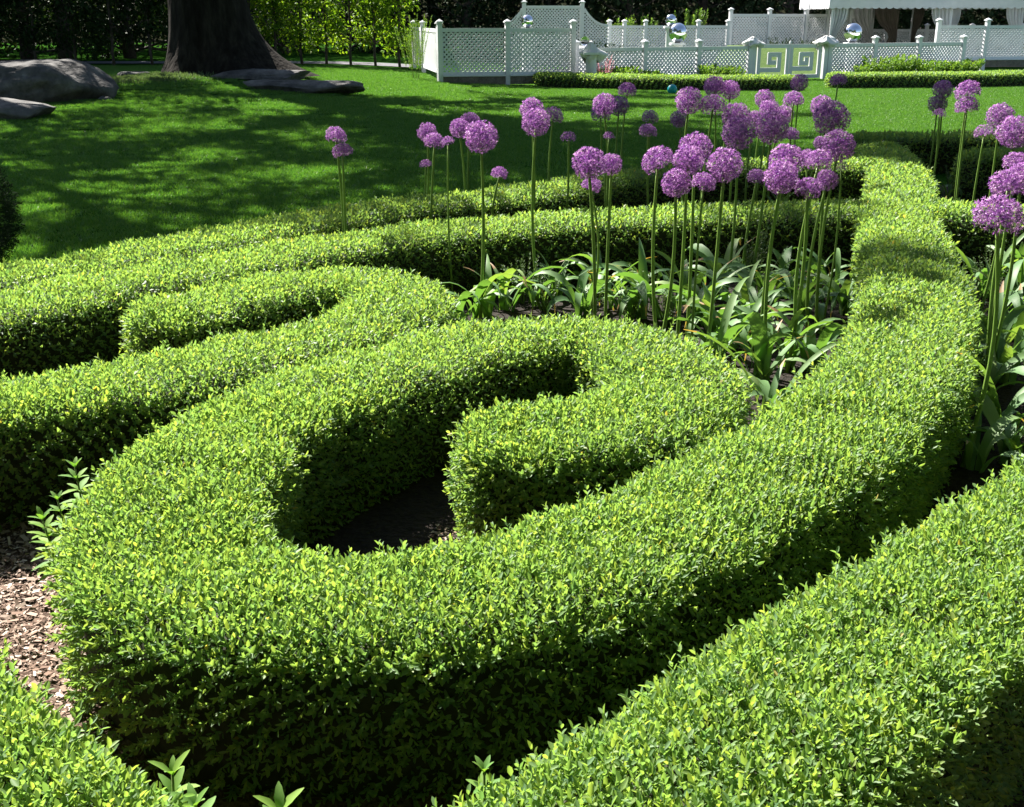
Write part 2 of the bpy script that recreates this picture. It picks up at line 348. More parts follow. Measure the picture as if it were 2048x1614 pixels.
    # single shoots that stand proud of the clipped top
    if nsprig:
        cand = np.where((NM[:, 2] > .3) & (P[:, 1] < 7))[0]; pick = rng.choice(cand, min(nsprig, len(cand)), replace=False)
        for i in pick:
            d = Vector(NM[i] * .6 + np.array([0, 0, .6]) + .35 * unit(1)[0])
            s = link('sprig', random.choice(SPRIG), None, root)
            s.location = P[i] - org + NM[i] * .012; s.rotation_euler = d.to_track_quat('Z', 'X').to_euler()
            k = random.uniform(.8, 1.25); s.scale = (k, k, k)
    return root
def sprig_mesh():
    z = np.array([[0, 0, .028]]); V, F, T = sprigs(z, np.array([[0., 0, 1]]), np.array([.05]), np.array([.021]), 4, True)
    me = mesh_np('sprig', V, F, T); me.materials.append(M['box']); return me
SPRIG = [sprig_mesh() for _ in range(8)]

A_PATH = [(.07,3.32),(.24,3.38),(.44,3.48),(.585,3.77),(.56,4.16),(.33,4.47),(.0,4.46),(-.3,4.2),(-.62,3.85),(-.85,3.45),(-.95,3.0),(-.92,2.6),(-.74,2.33),(-.45,2.23),(-.1,2.27),(.2,2.45),(.52,2.75),(.85,3.1),(1.15,3.5),(1.42,3.95),(1.65,4.4),(1.87,4.95),(2.1,5.6),(2.26,6.2),(2.45,6.9),(2.67,7.6),(2.95,8.4),(3.28,9.4),(3.58,10.5),(3.78,11.5)]
hedge('scroll_hedge', 'long box hedge curling into the big front scroll, then running back to the lawn', A_PATH, nsprig=280)
hedge('scroll_hedge', 'smaller curled box hedge behind the big scroll, left of the purple flowers', [(-1.52,4.88),(-1.3,5.2),(-1.05,5.44),(-.8,5.5),(-.6,5.36),(-.53,5.05),(-.64,4.7),(-.87,4.38),(-1.17,4.06),(-1.5,3.8),(-1.9,3.57),(-2.4,3.35),(-2.9,3.2)], hw=.25, nsprig=150)
hedge('bed_hedge', 'long box hedge crossing behind the front flower bed from left edge to the right hedge', [(-3.2,4.3),(-2.7,4.6),(-2.33,4.97),(-1.92,5.52),(-1.33,6.15),(-.5,6.88),(.3,7.25),(1.0,7.48),(1.7,7.64),(2.36,7.75)], hw=.28, nsprig=60)
hedge('bed_hedge', 'rearmost box hedge bordering the lawn on the left, partly in tree shade', [(-3.5,4.9),(-2.85,5.35),(-2.3,5.95),(-1.8,6.62),(-1.4,7.22),(-.65,7.95),(.1,8.5),(.9,9.35),(1.5,9.8),(2.3,10.15),(3.2,10.3)], hw=.26)
hedge('border_hedge', 'wide box hedge in the front right corner, nearest to the viewer', [(-.28,.98),(.06,1.33),(.33,1.60),(.575,1.86),(.85,2.1),(1.15,2.37),(1.45,2.65),(1.8,2.98),(2.15,3.33),(2.5,3.7)], nsprig=280)
hedge('border_hedge', 'box hedge filling the front left corner beside the mulch path', [(-1.9,2.15),(-1.52,2.03),(-1.26,1.83),(-1.0,1.58),(-.75,1.35),(-.55,1.1)], nsprig=200)
hedge('bed_hedge', 'short box hedge branching off to the right behind the right-hand flower bed', [(3.05,7.72),(3.45,7.5),(3.95,7.35),(4.5,7.3)], hw=.25)
hedge('bed_hedge', 'dark rounded box hedge standing in shade beyond the right flower bed', [(4.55,10.75),(5.0,10.9),(5.6,11.1)], hw=.28, H=.46)
hedge('bed_hedge', 'far box hedge at the end of the garden in shade, right side', [(4.0,12.6),(4.8,12.75),(5.8,12.7),(6.8,12.6)], hw=.26)
hedge('border_hedge', 'low box hedge at the foot of the lattice fence, left of the gate', [(.9,28.9),(2.4,28.2),(3.8,27.7),(5.2,27.6),(6.55,27.6)], hw=.34, H=.34, llen=.036, dens=2400, lod=9, group='low hedges along the lattice fence', pairs=3)
hedge('border_hedge', 'low box hedge at the foot of the lattice fence, right of the gate', [(8.15,28.5),(10,28.7),(12,29.1),(14,29.8),(15.8,30.8),(17.5,32.4)], hw=.34, H=.36, llen=.036, dens=2400, lod=9, group='low hedges along the lattice fence', pairs=3)

def clear_of_hedges(x, y, margin=.05):
    return all(np.min(np.hypot(q[:, 0]-x, q[:, 1]-y)) > hw + margin for q, hw in HEDGES)

# ------------------------------------------------------------------ lawn grass (real blades, one tile repeated by geometry nodes)
def grass():
    n = 900; r = np.sqrt(rng.uniform(0, 1, n)) * .34; a = rng.uniform(0, 6.283, n)
    B = np.stack([r*np.cos(a), r*np.sin(a), np.zeros(n)], 1); D = nrm(np.stack([rng.normal(0, .42, n), rng.normal(0, .42, n), np.ones(n)], 1))
    L = rng.uniform(.022, .05, n); V, F, k = leaf_arrays(B, D, unit(n), L, rng.uniform(.004, .007, n), fold=.2, curl=.25, hexa=False)
    tile = bpy.data.objects.new('grass_tile', mesh_np('grass_tile', V, F, np.clip(rng.normal(.5, .2, n), 0, 1))); tile.data.materials.append(M['grass'])
    pts = []
    for y0 in np.arange(5.2, 33.5, .40):
        hwid = .52 * y0 + 1.2; xs = np.arange(-hwid, hwid, .40); p = np.stack([xs, np.full(len(xs), y0)], 1) + rng.uniform(-.16, .16, (len(xs), 2)); pts.append(p)
    p = np.vstack(pts)
    left = np.array([(-3.5,5.3),(-2.85,5.72),(-2.3,6.35),(-1.8,7.0),(-1.4,7.65),(-.65,8.35),(.1,8.95),(.9,9.8),(1.5,10.2),(2.3,10.55),(3.2,10.8),(3.3,12.0),(4.0,13.1),(6.8,13.1),(9,13.1)])
    ymin = np.interp(p[:, 0], left[:, 0], left[:, 1]); p = p[p[:, 1] > ymin + .25]
    p = p[~((abs(p[:, 0] + 6.6) < 1.2) & (abs(p[:, 1] - 25) < 1.1))]
    V = np.stack([p[:, 0], p[:, 1], gz(p[:, 0], p[:, 1])], 1)
    me = bpy.data.meshes.new('grass'); me.from_pydata(V.tolist(), [], []); me.update()
    ob = tag(link('grass', me), 'short mown grass blades covering the lawn behind the hedges', 'grass', None, 'stuff')
    ng = bpy.data.node_groups.new('grass_nodes', 'GeometryNodeTree')
    ng.interface.new_socket('Geometry', in_out='INPUT', socket_type='NodeSocketGeometry'); ng.interface.new_socket('Geometry', in_out='OUTPUT', socket_type='NodeSocketGeometry')
    N = ng.nodes; L = ng.links; gi = N.new('NodeGroupInput'); go = N.new('NodeGroupOutput'); ip = N.new('GeometryNodeInstanceOnPoints')
    oi = N.new('GeometryNodeObjectInfo'); oi.inputs['Object'].default_value = tile; oi.inputs['As Instance'].default_value = True
    rv = N.new('FunctionNodeRandomValue'); rv.data_type = 'FLOAT_VECTOR'; rv.inputs[0].default_value = (0, 0, 0); rv.inputs[1].default_value = (0, 0, 6.283)
    rs = N.new('FunctionNodeRandomValue'); rs.data_type = 'FLOAT'; rs.inputs[2].default_value = .85; rs.inputs[3].default_value = 1.25
    L.new(gi.outputs[0], ip.inputs['Points']); L.new(oi.outputs['Geometry'], ip.inputs['Instance']); L.new(rv.outputs[0], ip.inputs['Rotation'])
    L.new(rs.outputs[1], ip.inputs['Scale']); L.new(ip.outputs[0], go.inputs[0])
    md = ob.modifiers.new('grass', 'NODES'); md.node_group = ng
grass()

# ------------------------------------------------------------------ trees
def foliage_mesh(name, C, rad, n_per, size, flat=.6, tint=(.5, .2)):
    """leaf faces spread in clumps: C (k,3) centres, rad (k,) radii"""
    C = np.asarray(C, float); k = len(C); n = n_per * k; idx = np.repeat(np.arange(k), n_per)
    off = unit(n) * (rng.uniform(0, 1, n) ** .45)[:, None] * np.asarray(rad)[idx][:, None]; off[:, 2] *= flat
    B = C[idx] + off; D = nrm(unit(n) + np.array([0, 0, -.25]) + .5*nrm(off)); N = nrm(unit(n)*.7 + np.array([0, 0, 1.]))
    L = size * rng.uniform(.6, 1.3, n); V, F, q = leaf_arrays(B, D, N, L, L * rng.uniform(.5, .75, n), hexa=False)
    t = rng.normal(tint[0], tint[1], n) + np.repeat(rng.normal(0, .12, k), n_per)
    return mesh_np(name, V, F, np.clip(t, 0, 1))
def big_beech():
    x, y = -6.55, 25.2; g = float(gz(x, y)) - .1; root = empty('beech_tree', (x, y, g), 'massive old tree with dark flared trunk rising from the lawn at upper left', 'tree')
    V = []; F = []; k = 48; zs = np.r_[np.linspace(0, .5, 9), np.linspace(.6, 2.4, 14), np.linspace(2.8, 6.5, 9)]
    th = np.arange(k) / k * 2 * math.pi
    roots = [(-.05, 1.3, .38), (-.75, .8, .45), (2.9, .16, .5), (-2.0, .4, .5), (1.3, .5, .6), (2.1, .5, .5), (-2.6, .25, .45), (.6, .9, .45)]
    for z in zs:
        r0 = .74 + .12 * math.exp(-z / 1.2) - .015 * z
        r = np.full(k, r0)
        for a, l, w in roots:
            d = (th - a + math.pi) % (2*math.pi) - math.pi; r = r + l * np.exp(-(d/w)**2) * math.exp(-z / .5)
        r = r + .03 * np.sin(th * 9 + z * .5) + .022 * np.sin(th * 17 - z * .7) + .03 * noise(np.stack([np.cos(th)*2, np.sin(th)*2, np.full(k, z*.8)], 1), 1.5)
        lean = .02 * z
        V += [(r[j]*math.cos(th[j]) - lean, r[j]*math.sin(th[j]), z) for j in range(k)]
    for i in range(len(zs)-1):
        for j in range(k): F.append((i*k+j, i*k+(j+1) % k, (i+1)*k+(j+1) % k, (i+1)*k+j))
    MB().add(V, F).build('trunk', M['bark'], root, True)
    cs = []; rd = []
    for i in range(19):
        a = i * 2.4 + .5; h0 = 4.2 + .33 * i; reach = (8.5 - .32 * i) * random.uniform(.85, 1.1); rise = 2.2 + .5 * i
        if i > 12: a = R([-38, -50, -62, -74, -88, -56][i-13]); h0 = 4.6 + .4 * (i-13); reach = [9.8, 10.2, 9.8, 9.0, 8.4, 7.6][i-13]; rise = [3.5, 4, 4.2, 4.4, 4, 6][i-13]
        P = []; 
        for s in np.linspace(0, 1, 8):
            P.append((math.cos(a + .25*s*(-1)**i) * reach * s, math.sin(a + .25*s*(-1)**i) * reach * s, h0 + rise * s ** .8 - .8 * s * s))
        MB().tube(P, [max(.06, .27 - .012*i) * (1 - .88*s) for s in np.linspace(0, 1, 8)], 8).build('limb', M['bark'], root, True)
        for s in np.linspace(.3, 1.05, 7):
            c = Vector(P[min(7, int(s*7))])
            for _ in range(2 if i <= 12 else 4):
                w = .5 + 2.2 * s * .7
                d = Vector((random.gauss(0, w*.6), random.gauss(0, w*.6), random.gauss(.35, .5)))
                e = c + d; cs.append(tuple(e)); rd.append(random.uniform(.55, 1.15))
                MB().tube([c, c + d*.5 + Vector((0, 0, .15)), e], [.045, .03, .012], 5).build('branch', M['bark'], root)
    link('crown', foliage_mesh('crown', cs, np.array(rd) * .76, 150, .18, .35), M['beech'], root)['kind'] = 'stuff'
big_beech()
_tree_cache = {}
def _shade_copy(me):
    k = ('dark', me.name)
    if k not in _tree_cache: _tree_cache[k] = me.copy(); _tree_cache[k].materials.clear()
    return _tree_cache[k]
def tree(name, label, x, y, h, rad, base, mat, group, trunk_r=.14, size=.2, n=26, per=170, var=0, cat='tree', cl=(.32, .5), flat=.8):
    g = float(gz(x, y)); root = empty(name, (x, y, g), label, cat, group, random.uniform(0, 6.28))
    key = (name, h, rad, base, var, mat)
    if key not in _tree_cache:
        tr = MB(); P = [(.06*math.sin(s*5+var), .06*math.cos(s*4+var), s*h*.92 - .05) for s in np.linspace(0, 1, 9)]
        tr.tube(P, [trunk_r*(1.25 if s == 0 else 1)*(1-.85*s) for s in np.linspace(0, 1, 9)], 9)
        cs = []; rd = []; lim = MB()
        for i in range(n):
            s = (i + .5) / n; z = base + (h - base) * s; rr = rad * (math.sin(math.pi * min(1, .22 + .78*s)) ** .6) * math.sqrt(random.uniform(.15, 1)); a = i * 2.4
            c = (rr*math.cos(a), rr*math.sin(a), z + random.uniform(-.3, .3)); cs.append(c); rd.append(rad * random.uniform(*cl))
            lim.tube([(0, 0, max(.2, z - .35*rr)), (c[0]*.5, c[1]*.5, z - .12*rr), c], [trunk_r*.3, trunk_r*.2, .012], 5)
        _tree_cache[key] = (tr.mesh('trunk', True), lim.mesh('limbs'), foliage_mesh('crown', cs, rd, per, size, flat))
    t, l, c = _tree_cache[key]
    link('trunk', t, M['thinbark'], root); link('limbs', l, M['thinbark'], root)['kind'] = 'stuff'; link('crown', c, M[mat], root)['kind'] = 'stuff'
    return root
# dark wood on the left, behind the driveway
W_GROUP = 'trees of the dark wood behind the garden'
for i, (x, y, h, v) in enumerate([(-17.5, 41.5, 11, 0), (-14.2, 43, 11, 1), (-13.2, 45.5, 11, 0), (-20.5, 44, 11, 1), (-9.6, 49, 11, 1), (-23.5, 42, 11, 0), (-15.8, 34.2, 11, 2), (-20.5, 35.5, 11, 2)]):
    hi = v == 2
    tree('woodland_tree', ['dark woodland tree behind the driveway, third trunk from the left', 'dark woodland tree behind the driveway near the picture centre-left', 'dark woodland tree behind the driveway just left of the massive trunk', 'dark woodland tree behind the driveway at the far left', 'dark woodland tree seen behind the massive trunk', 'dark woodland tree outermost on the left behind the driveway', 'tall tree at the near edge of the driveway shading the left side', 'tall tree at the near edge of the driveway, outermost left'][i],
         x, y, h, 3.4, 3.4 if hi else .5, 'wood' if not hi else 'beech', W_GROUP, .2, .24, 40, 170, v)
# tall trees left of the lawn, their shade falls across it
for i, (x, y, h) in enumerate([(-10.9, 19.4, 14), (-14.5, 26.5, 14)]):
    tree('shade_tree', ['tall spreading tree standing left of the lawn, its shade crosses the grass', 'tall spreading tree left of the boulder, further back'][i], x, y, h, 4.6, 5.6, 'beech', 'big trees beside the lawn', .3, .2, 58, 100, i, cl=(.13, .24), flat=.35)
for i, (x, y) in enumerate([(-25.5, 40), (-22, 40.6), (-18.7, 40), (-15.6, 40.4)]):
    tree('woodland_tree', 'tall high-crowned tree on the far side of the driveway, ' + ['outermost left', 'second from the left edge', 'third from the left edge', 'second left of the massive trunk', 'nearest the massive trunk'][i], x, y, 14, 3.9, 2.7, 'wood', W_GROUP, .22, .26, 48, 190, 5 + i % 2)
# unseen trees added around the viewer to block sky light on the hedge sides
sky_block = ['behind the viewer at left', 'straight behind the viewer', 'behind the viewer at right', 'beside the viewer at right', 'to the right of the right flower bed', 'beside the viewer at left']
for i, (x, y) in enumerate([(-7, -5), (1., -6.2), (8.6, -4.4), (11, 2.5), (13.5, 9.5), (-9.5, .5)]):
    tree('shade_tree', 'unseen tall tree added to block the sky, ' + sky_block[i], x, y, 17, 6.4, 2.2, 'beech', 'unseen trees added to block the sky', .4, .36, 80, 210, 7)
# evergreens along the whole back
spots = [(-5.5, 52), (-2.0, 50.5), (1.5, 51), (5.0, 50), (8.5, 51.5), (12, 50.5), (15.5, 52), (19, 50.5), (22.5, 52), (26, 50)]
desc = ['behind the sunlit hornbeam screen', 'left of the arched lattice panel', 'right behind the arched lattice panel', 'behind the stacked steel balls', 'right of the stacked steel balls', 'behind the taller back fence', 'at the left corner of the white pavilion', 'behind the middle of the white pavilion', 'behind the right of the white pavilion', 'past the right end of the white pavilion']
for i, (x, y) in enumerate(spots):
    tree('evergreen_tree', 'dark evergreen tree ' + desc[i], x, y, 9.5, 2.7, .15, 'ever', 'evergreens behind the pool garden', .2, .22, 44, 170, i % 3)
back_lab = ['at the far left end', 'behind the leftmost driveway trees', 'behind the middle of the driveway', 'just left of the massive trunk', 'right of the massive trunk', 'left of the arched screen', 'behind the stacked steel balls', 'behind the taller rear fence', 'behind the pavilion', 'right of the pavilion', 'at the far right end']
for i, (x, y) in enumerate([(-28, 55), (-22, 57), (-16, 56), (-10, 58), (-4, 58), (2, 58), (8, 58), (14, 58), (20, 58), (27, 57), (33, 54)]):
    tree('woodland_tree', 'tall dark woodland tree in the rearmost row, ' + back_lab[i], x, y, 13, 4.4, .3, 'ever', 'rearmost row of the wood', .3, .34, 44, 170, i % 2)
# wooded rise closing the view
hx = np.linspace(-260, 260, 60); hy = np.linspace(61, 190, 24); HX, HY = np.meshgrid(hx, hy); HZ = 26 * sm(61, 150, HY) + 1.2 * np.sin(HX*.07) * sm(61, 90, HY) - .3 + .8*noise(np.stack([HX, HY, 0*HX], -1), .12) * sm(61, 80, HY)
i_ = (np.arange(23)[:, None]*60 + np.arange(59)[None]).ravel(); tag(link('hill', mesh_np('hill', np.stack([HX, HY, HZ], -1).reshape(-1, 3), np.stack([i_, i_+1, i_+61, i_+60], 1), smooth=True), M['litter']), 'dark wooded rise behind the garden', 'hill', None, 'structure')
# pleached hornbeam screen: thin stems, clipped leafy wall
def hornbeam(i, x, y, label, leaf='bright'):
    g = float(gz(x, y)); root = empty('hornbeam_tree', (x, y, g), label, 'tree', 'row of pleached hornbeams', random.uniform(-.2, .2))
    key = ('hb', i % 4)
    if key not in _tree_cache:
        cs = [(random.uniform(-.55, .55), random.uniform(-.3, .3), random.uniform(.55, 3.9)) for _ in range(38)]
        br = MB()
        for c in cs[::2]: br.tube([(0, 0, max(.3, c[2]-.3)), (c[0]*.6, c[1]*.6, c[2]-.1), c], [.018, .012, .005], 5)
        _tree_cache[key] = (MB().tube([(random.uniform(-.03, .03), random.uniform(-.03, .03), z) for z in np.linspace(-.05, 4, 10)], list(np.linspace(.045, .02, 10)), 8).mesh('trunk', True),
                            br.mesh('branches'), foliage_mesh('crown', cs, [random.uniform(.22, .42) for _ in cs], 62, .115, 1., (.34, .26)))
    t, l, c = _tree_cache[key]
    link('trunk', t, M['thinbark'], root); link('branches', l, M['thinbark'], root)['kind'] = 'stuff'; link('crown', c if leaf == 'bright' else _shade_copy(c), M[leaf], root)['kind'] = 'stuff'
hb_lab = ['first', 'second', 'third', 'fourth', 'fifth', 'sixth', 'seventh', 'eighth']
for i in range(8):
    t = i / 7; hornbeam(i, -17.2 + t * 7.6, 33.4 + t * .9, 'thin hornbeam with shade painted into its leaves along the driveway, %s from the left' % hb_lab[i], 'wood')  # dark woodland leaf colour stands in for shade on these hornbeams
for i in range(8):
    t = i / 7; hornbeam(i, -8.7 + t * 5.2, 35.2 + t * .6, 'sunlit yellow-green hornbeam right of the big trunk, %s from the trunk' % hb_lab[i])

# ------------------------------------------------------------------ boulders
def boulder(name, label, loc, dims, rz, seed, cl=(.5, .9), top=.85):
    import bmesh
    bm = bmesh.new(); bmesh.ops.create_icosphere(bm, subdivisions=5, radius=1)
    V = np.array([v.co[:] for v in bm.verts]); r = np.random.default_rng(seed)
    for _ in range(16):                                   # cleave with planes
        n = nrm(r.normal(size=3)); d = r.uniform(*cl); s = V @ n; V = V - np.maximum(s - d, 0)[:, None] * n
    V[:, 2] = np.where(V[:, 2] > top * .6, top * .6 + (V[:, 2] - top * .6) * .5, V[:, 2])
    V = V * (1 + .05 * noise(V + seed, 3.)[:, None] + .022 * noise(V + seed, 9.)[:, None] + .012 * noise(V - seed, 24.)[:, None] - .05 * np.exp(-(noise(V * np.array([1, 1, 2.2]) + 2*seed, 2.2) / .05) ** 2)[:, None])
    V = V * np.array(dims)
    for v, c in zip(bm.verts, V): v.co = c
    me = bpy.data.meshes.new(name); bm.to_mesh(me); bm.free(); me.polygons.foreach_set('use_smooth', [True]*len(me.polygons))
    o = link(name, me, M['rock'], None, loc); o.rotation_euler[2] = rz
    return tag(o, label, 'rock', 'granite rocks around the big tree')
boulder('boulder', 'big rounded grey boulder with cracked top at the left edge of the lawn', (-8.85, 20.6, .40), (1.6, .95, .72), .1, 4, (.74, .97), 1.1)
boulder('rock_slab', 'low pale rock slab lying in front of the big boulder at left edge', (-8.35, 18.4, .12), (1.3, .8, .42), -.25, 5)
boulder('rock_slab', 'long flat-topped rock slab right of the massive trunk, lichen on its face', (-4.15, 22.6, .32), (1.3, .5, .36), -.05, 8, top=.55)
boulder('rock_slab', 'broad dark flat rock at the foot of the massive trunk', (-5.3, 23.9, .52), (1.25, .7, .26), .1, 11, top=.5)
boulder('rock', 'small dark stone right beside the big boulder', (-7.25, 20.4, .2), (.24, .2, .2), .4, 13)
boulder('rock', 'small flat stone half sunk in the grass below the trunk', (-4.75, 19.3, .16), (.22, .16, .06), .2, 17)
boulder('rock', 'weathered rock showing at the left of the trunk base under moss', (-8.1, 24.3, .45), (.55, .4, .2), .3, 19)
boulder('rock', 'low stone at the front foot of the big boulder', (-7.3, 18.9, .1), (.25, .18, .12), .3, 23)
# ------------------------------------------------------------------ strap-leaved clumps and alliums
def strap_mesh(L, w, arch, twist, brown):
    n = 10; V = []; F = []; T = []; x = z = 0.; ang = R(78)
    pts = []
    for i in range(n + 1):
        pts.append((x, z, ang)); s = i / n; ang -= R(arch) / n * (.35 + 1.5 * s); x += math.cos(ang) * L / n; z += math.sin(ang) * L / n
    for i, (x, z, a) in enumerate(pts):
        s = i / n; ww = w * (.55 + 1.1*s if s < .4 else 1.0 - .95 * ((s - .4) / .6) ** 1.8) * .5; ww = max(ww, .002); t = twist * s
        nx, nz = -math.sin(a), math.cos(a); f = .28 * ww
        V += [(x + nx*f, ww*math.cos(t), z + nz*f + ww*math.sin(t)), (x, 0, z), (x + nx*f, -ww*math.cos(t), z + nz*f - ww*math.sin(t))]
    base = random.gauss(.42, .14)
    for i in range(n):
        for j in range(2):
            F.append((i*3+j, i*3+j+1, i*3+j+4, i*3+j+3)); T.append(.95 if (i / n > 1 - brown) else min(.82, max(0, base + .12 * (i / n))))
    me = mesh_np('leaf', V, F, T, True); me.materials.append(M['strap']); return me
STRAPS = [strap_mesh(random.uniform(.28, .55), random.uniform(.030, .062), random.uniform(45, 205), random.uniform(-1.2, 1.2), random.choice([0, 0, .1, .2, .12, .3])) for _ in range(40)]
def strap_clump(x, y, label, n, sc=1.):
    root = empty('leaf_clump', (x, y, .01), label, 'plant', 'strap-leaved clumps in the flower beds')
    a0 = random.uniform(0, 6.28)
    for i in range(n):
        o = link('leaf', random.choice(STRAPS), None, root); o.location = (random.gauss(0, .025), random.gauss(0, .025), 0)
        o.rotation_euler = (0, random.uniform(-.15, .25), a0 + i * 2.4 + random.uniform(-.3, .3)); k = sc * random.uniform(.75, 1.15); o.scale = (k, k, k)
CL = [(925, 612, 'clump of broad arching leaves, leftmost in the bed, one long yellow-tipped leaf', 9, .95), (1010, 585, 'clump of grey-green strap leaves between the two left allium groups', 11, 1.), (1075, 575, 'clump of strap leaves under the three dark left alliums', 8, .9),
      (1165, 600, 'clump of arching strap leaves under the left front allium pair', 13, 1.1), (1235, 580, 'clump with one upright strap leaf in front of the dark hedge', 8, 1.), (1330, 600, 'clump of long arching leaves left of bed centre', 10, 1.1),
      (1400, 610, 'wide clump of broad leaves in the middle of the bed', 13, 1.1), (1450, 560, 'tall clump of strap leaves at the back of the bed', 13, 1.15), (1530, 575, 'tall leafy clump at back right of the bed against the hedge', 13, 1.15),
      (1470, 660, 'clump of brown-tipped leaves behind the curl of the big scroll hedge', 11, 1.05), (1610, 600, 'clump of broad leaves under the right allium group', 12, 1.05), (1665, 560, 'clump with one tall curved leaf against the right hedge', 8, 1.05),
      (1545, 790, 'vase-shaped clump of wide leaves at the front tip of the bed', 14, 1.), (1630, 700, 'clump of folded pale leaves beside the right hedge at front', 10, .95), (1575, 690, 'pale drooping clump in front of the right allium group', 11, 1.),
      (2010, 720, 'leafy clump right of the long hedge at the right edge', 12, 1.1), (2035, 640, 'upper leafy clump at the right picture edge', 11, 1.1), (1965, 760, 'clump with one broad leaf hugging the right side of the long hedge', 8, 1.), (2030, 880, 'clump of wide leaves above the front right hedge', 10, 1.), (1955, 890, 'clump with a single upright lime-green leaf at far right', 6, .9),
      (1330, 415, 'small leaf clump in the rear bed behind the crossing hedge', 7, .8), (1560, 410, 'small leaf clump in the rear bed near the long hedge', 7, .8), (1220, 425, 'small leaf clump with upright blades in the rear bed at left', 6, .8), (1890, 370, 'small grey leaf clump in the shaded gap at right', 8, .8)]
extra = ['left of the leftmost front stems', 'under the left-centre trio', 'behind the left front pair', 'right of the left front pair', 'at bed centre in front of the dark hedge', 'under the central cluster', 'right of the central cluster', 'behind the right front cluster', 'against the crossing hedge at right', 'close to the long hedge', 'in the narrow front of the bed', 'between two wide clumps right of centre', 'low at the curl of the scroll hedge', 'at the right picture edge, low', 'in the upper part of the right bed near the long hedge', 'in the middle of the right bed', 'behind the tall right-edge stems', 'under the nearest allium at right']
for (u, v), e in zip([(965, 600), (1110, 560), (1200, 555), (1275, 600), (1370, 565), (1430, 640), (1490, 610), (1580, 560), (1635, 545), (1690, 590), (1530, 720), (1510, 640), (1440, 690), (1995, 830), (1975, 560), (2000, 610), (2045, 560), (1990, 680)], extra): CL.append((u, v, 'strap-leaved clump ' + e, 11, random.uniform(.95, 1.15)))
for u, v, lab, n, sc in CL:
    x, y, _ = at(u, v, .12)
    for k in range(40):
        if clear_of_hedges(x, y, -.03): break
        y += .04 * (1 if v > 450 or k % 2 else -1)
    strap_clump(x, y, lab, n, sc)
def head_mesh(nf, lo, dense):
    """globe of star florets, radius 1"""
    i = np.arange(nf) + .5; ph = np.arccos(1 - 2*i/nf); th = math.pi * (1 + 5**.5) * i
    C = np.stack([np.cos(th)*np.sin(ph), np.sin(th)*np.sin(ph), np.cos(ph)], 1) + rng.normal(0, .05, (nf, 3)); C = nrm(C); C = C[C[:, 2] > lo]; n = len(C)
    rad = rng.uniform(.74, .97, n) * (1 + .05 * noise(C, 2.)); base = C * rad[:, None]
    a = nrm(np.cross(C, unit(n))); b = np.cross(C, a); parts = []
    ts = rng.normal(.46, .22, n)
    for k in range(6):
        al = k * math.pi / 3 + rng.normal(0, .15, n); d = nrm((a*np.cos(al)[:, None] + b*np.sin(al)[:, None]) * rng.uniform(.7, 1.1, (n, 1)) + C * rng.uniform(.35, .8, (n, 1)))
        L = rng.uniform(.15, .215, n); V, F, q = leaf_arrays(base, d, C + .2*unit(n), L, L * .30, fold=.4, curl=-.1, hexa=False)
        parts.append((V, F, np.clip(ts + rng.normal(0, .13, n), 0, .97)))
    # pedicels
    st = C * .08; d = base - st; V, F, q = leaf_arrays(st, d, unit(n), np.linalg.norm(d, axis=1), np.full(n, .028), fold=0, curl=0, hexa=False); parts.append((V, F, np.full(n, .3)))
    # ovaries: small green beads at each floret centre
    V, F, q = leaf_arrays(base - C*.02, C, a, np.full(n, .075), np.full(n, .06), fold=.6, curl=0, hexa=False); parts.append((V, F, np.full(n, .99)))
    me = mesh_np('flower_head', *merge(parts)); me.materials.append(M['allium']); return me
HEADS = [head_mesh(290, -1.1, 1) for _ in range(4)]; HALF = [head_mesh(280, -.5, 1) for _ in range(3)]; SMALL = [head_mesh(140, -.35, 1) for _ in range(3)]
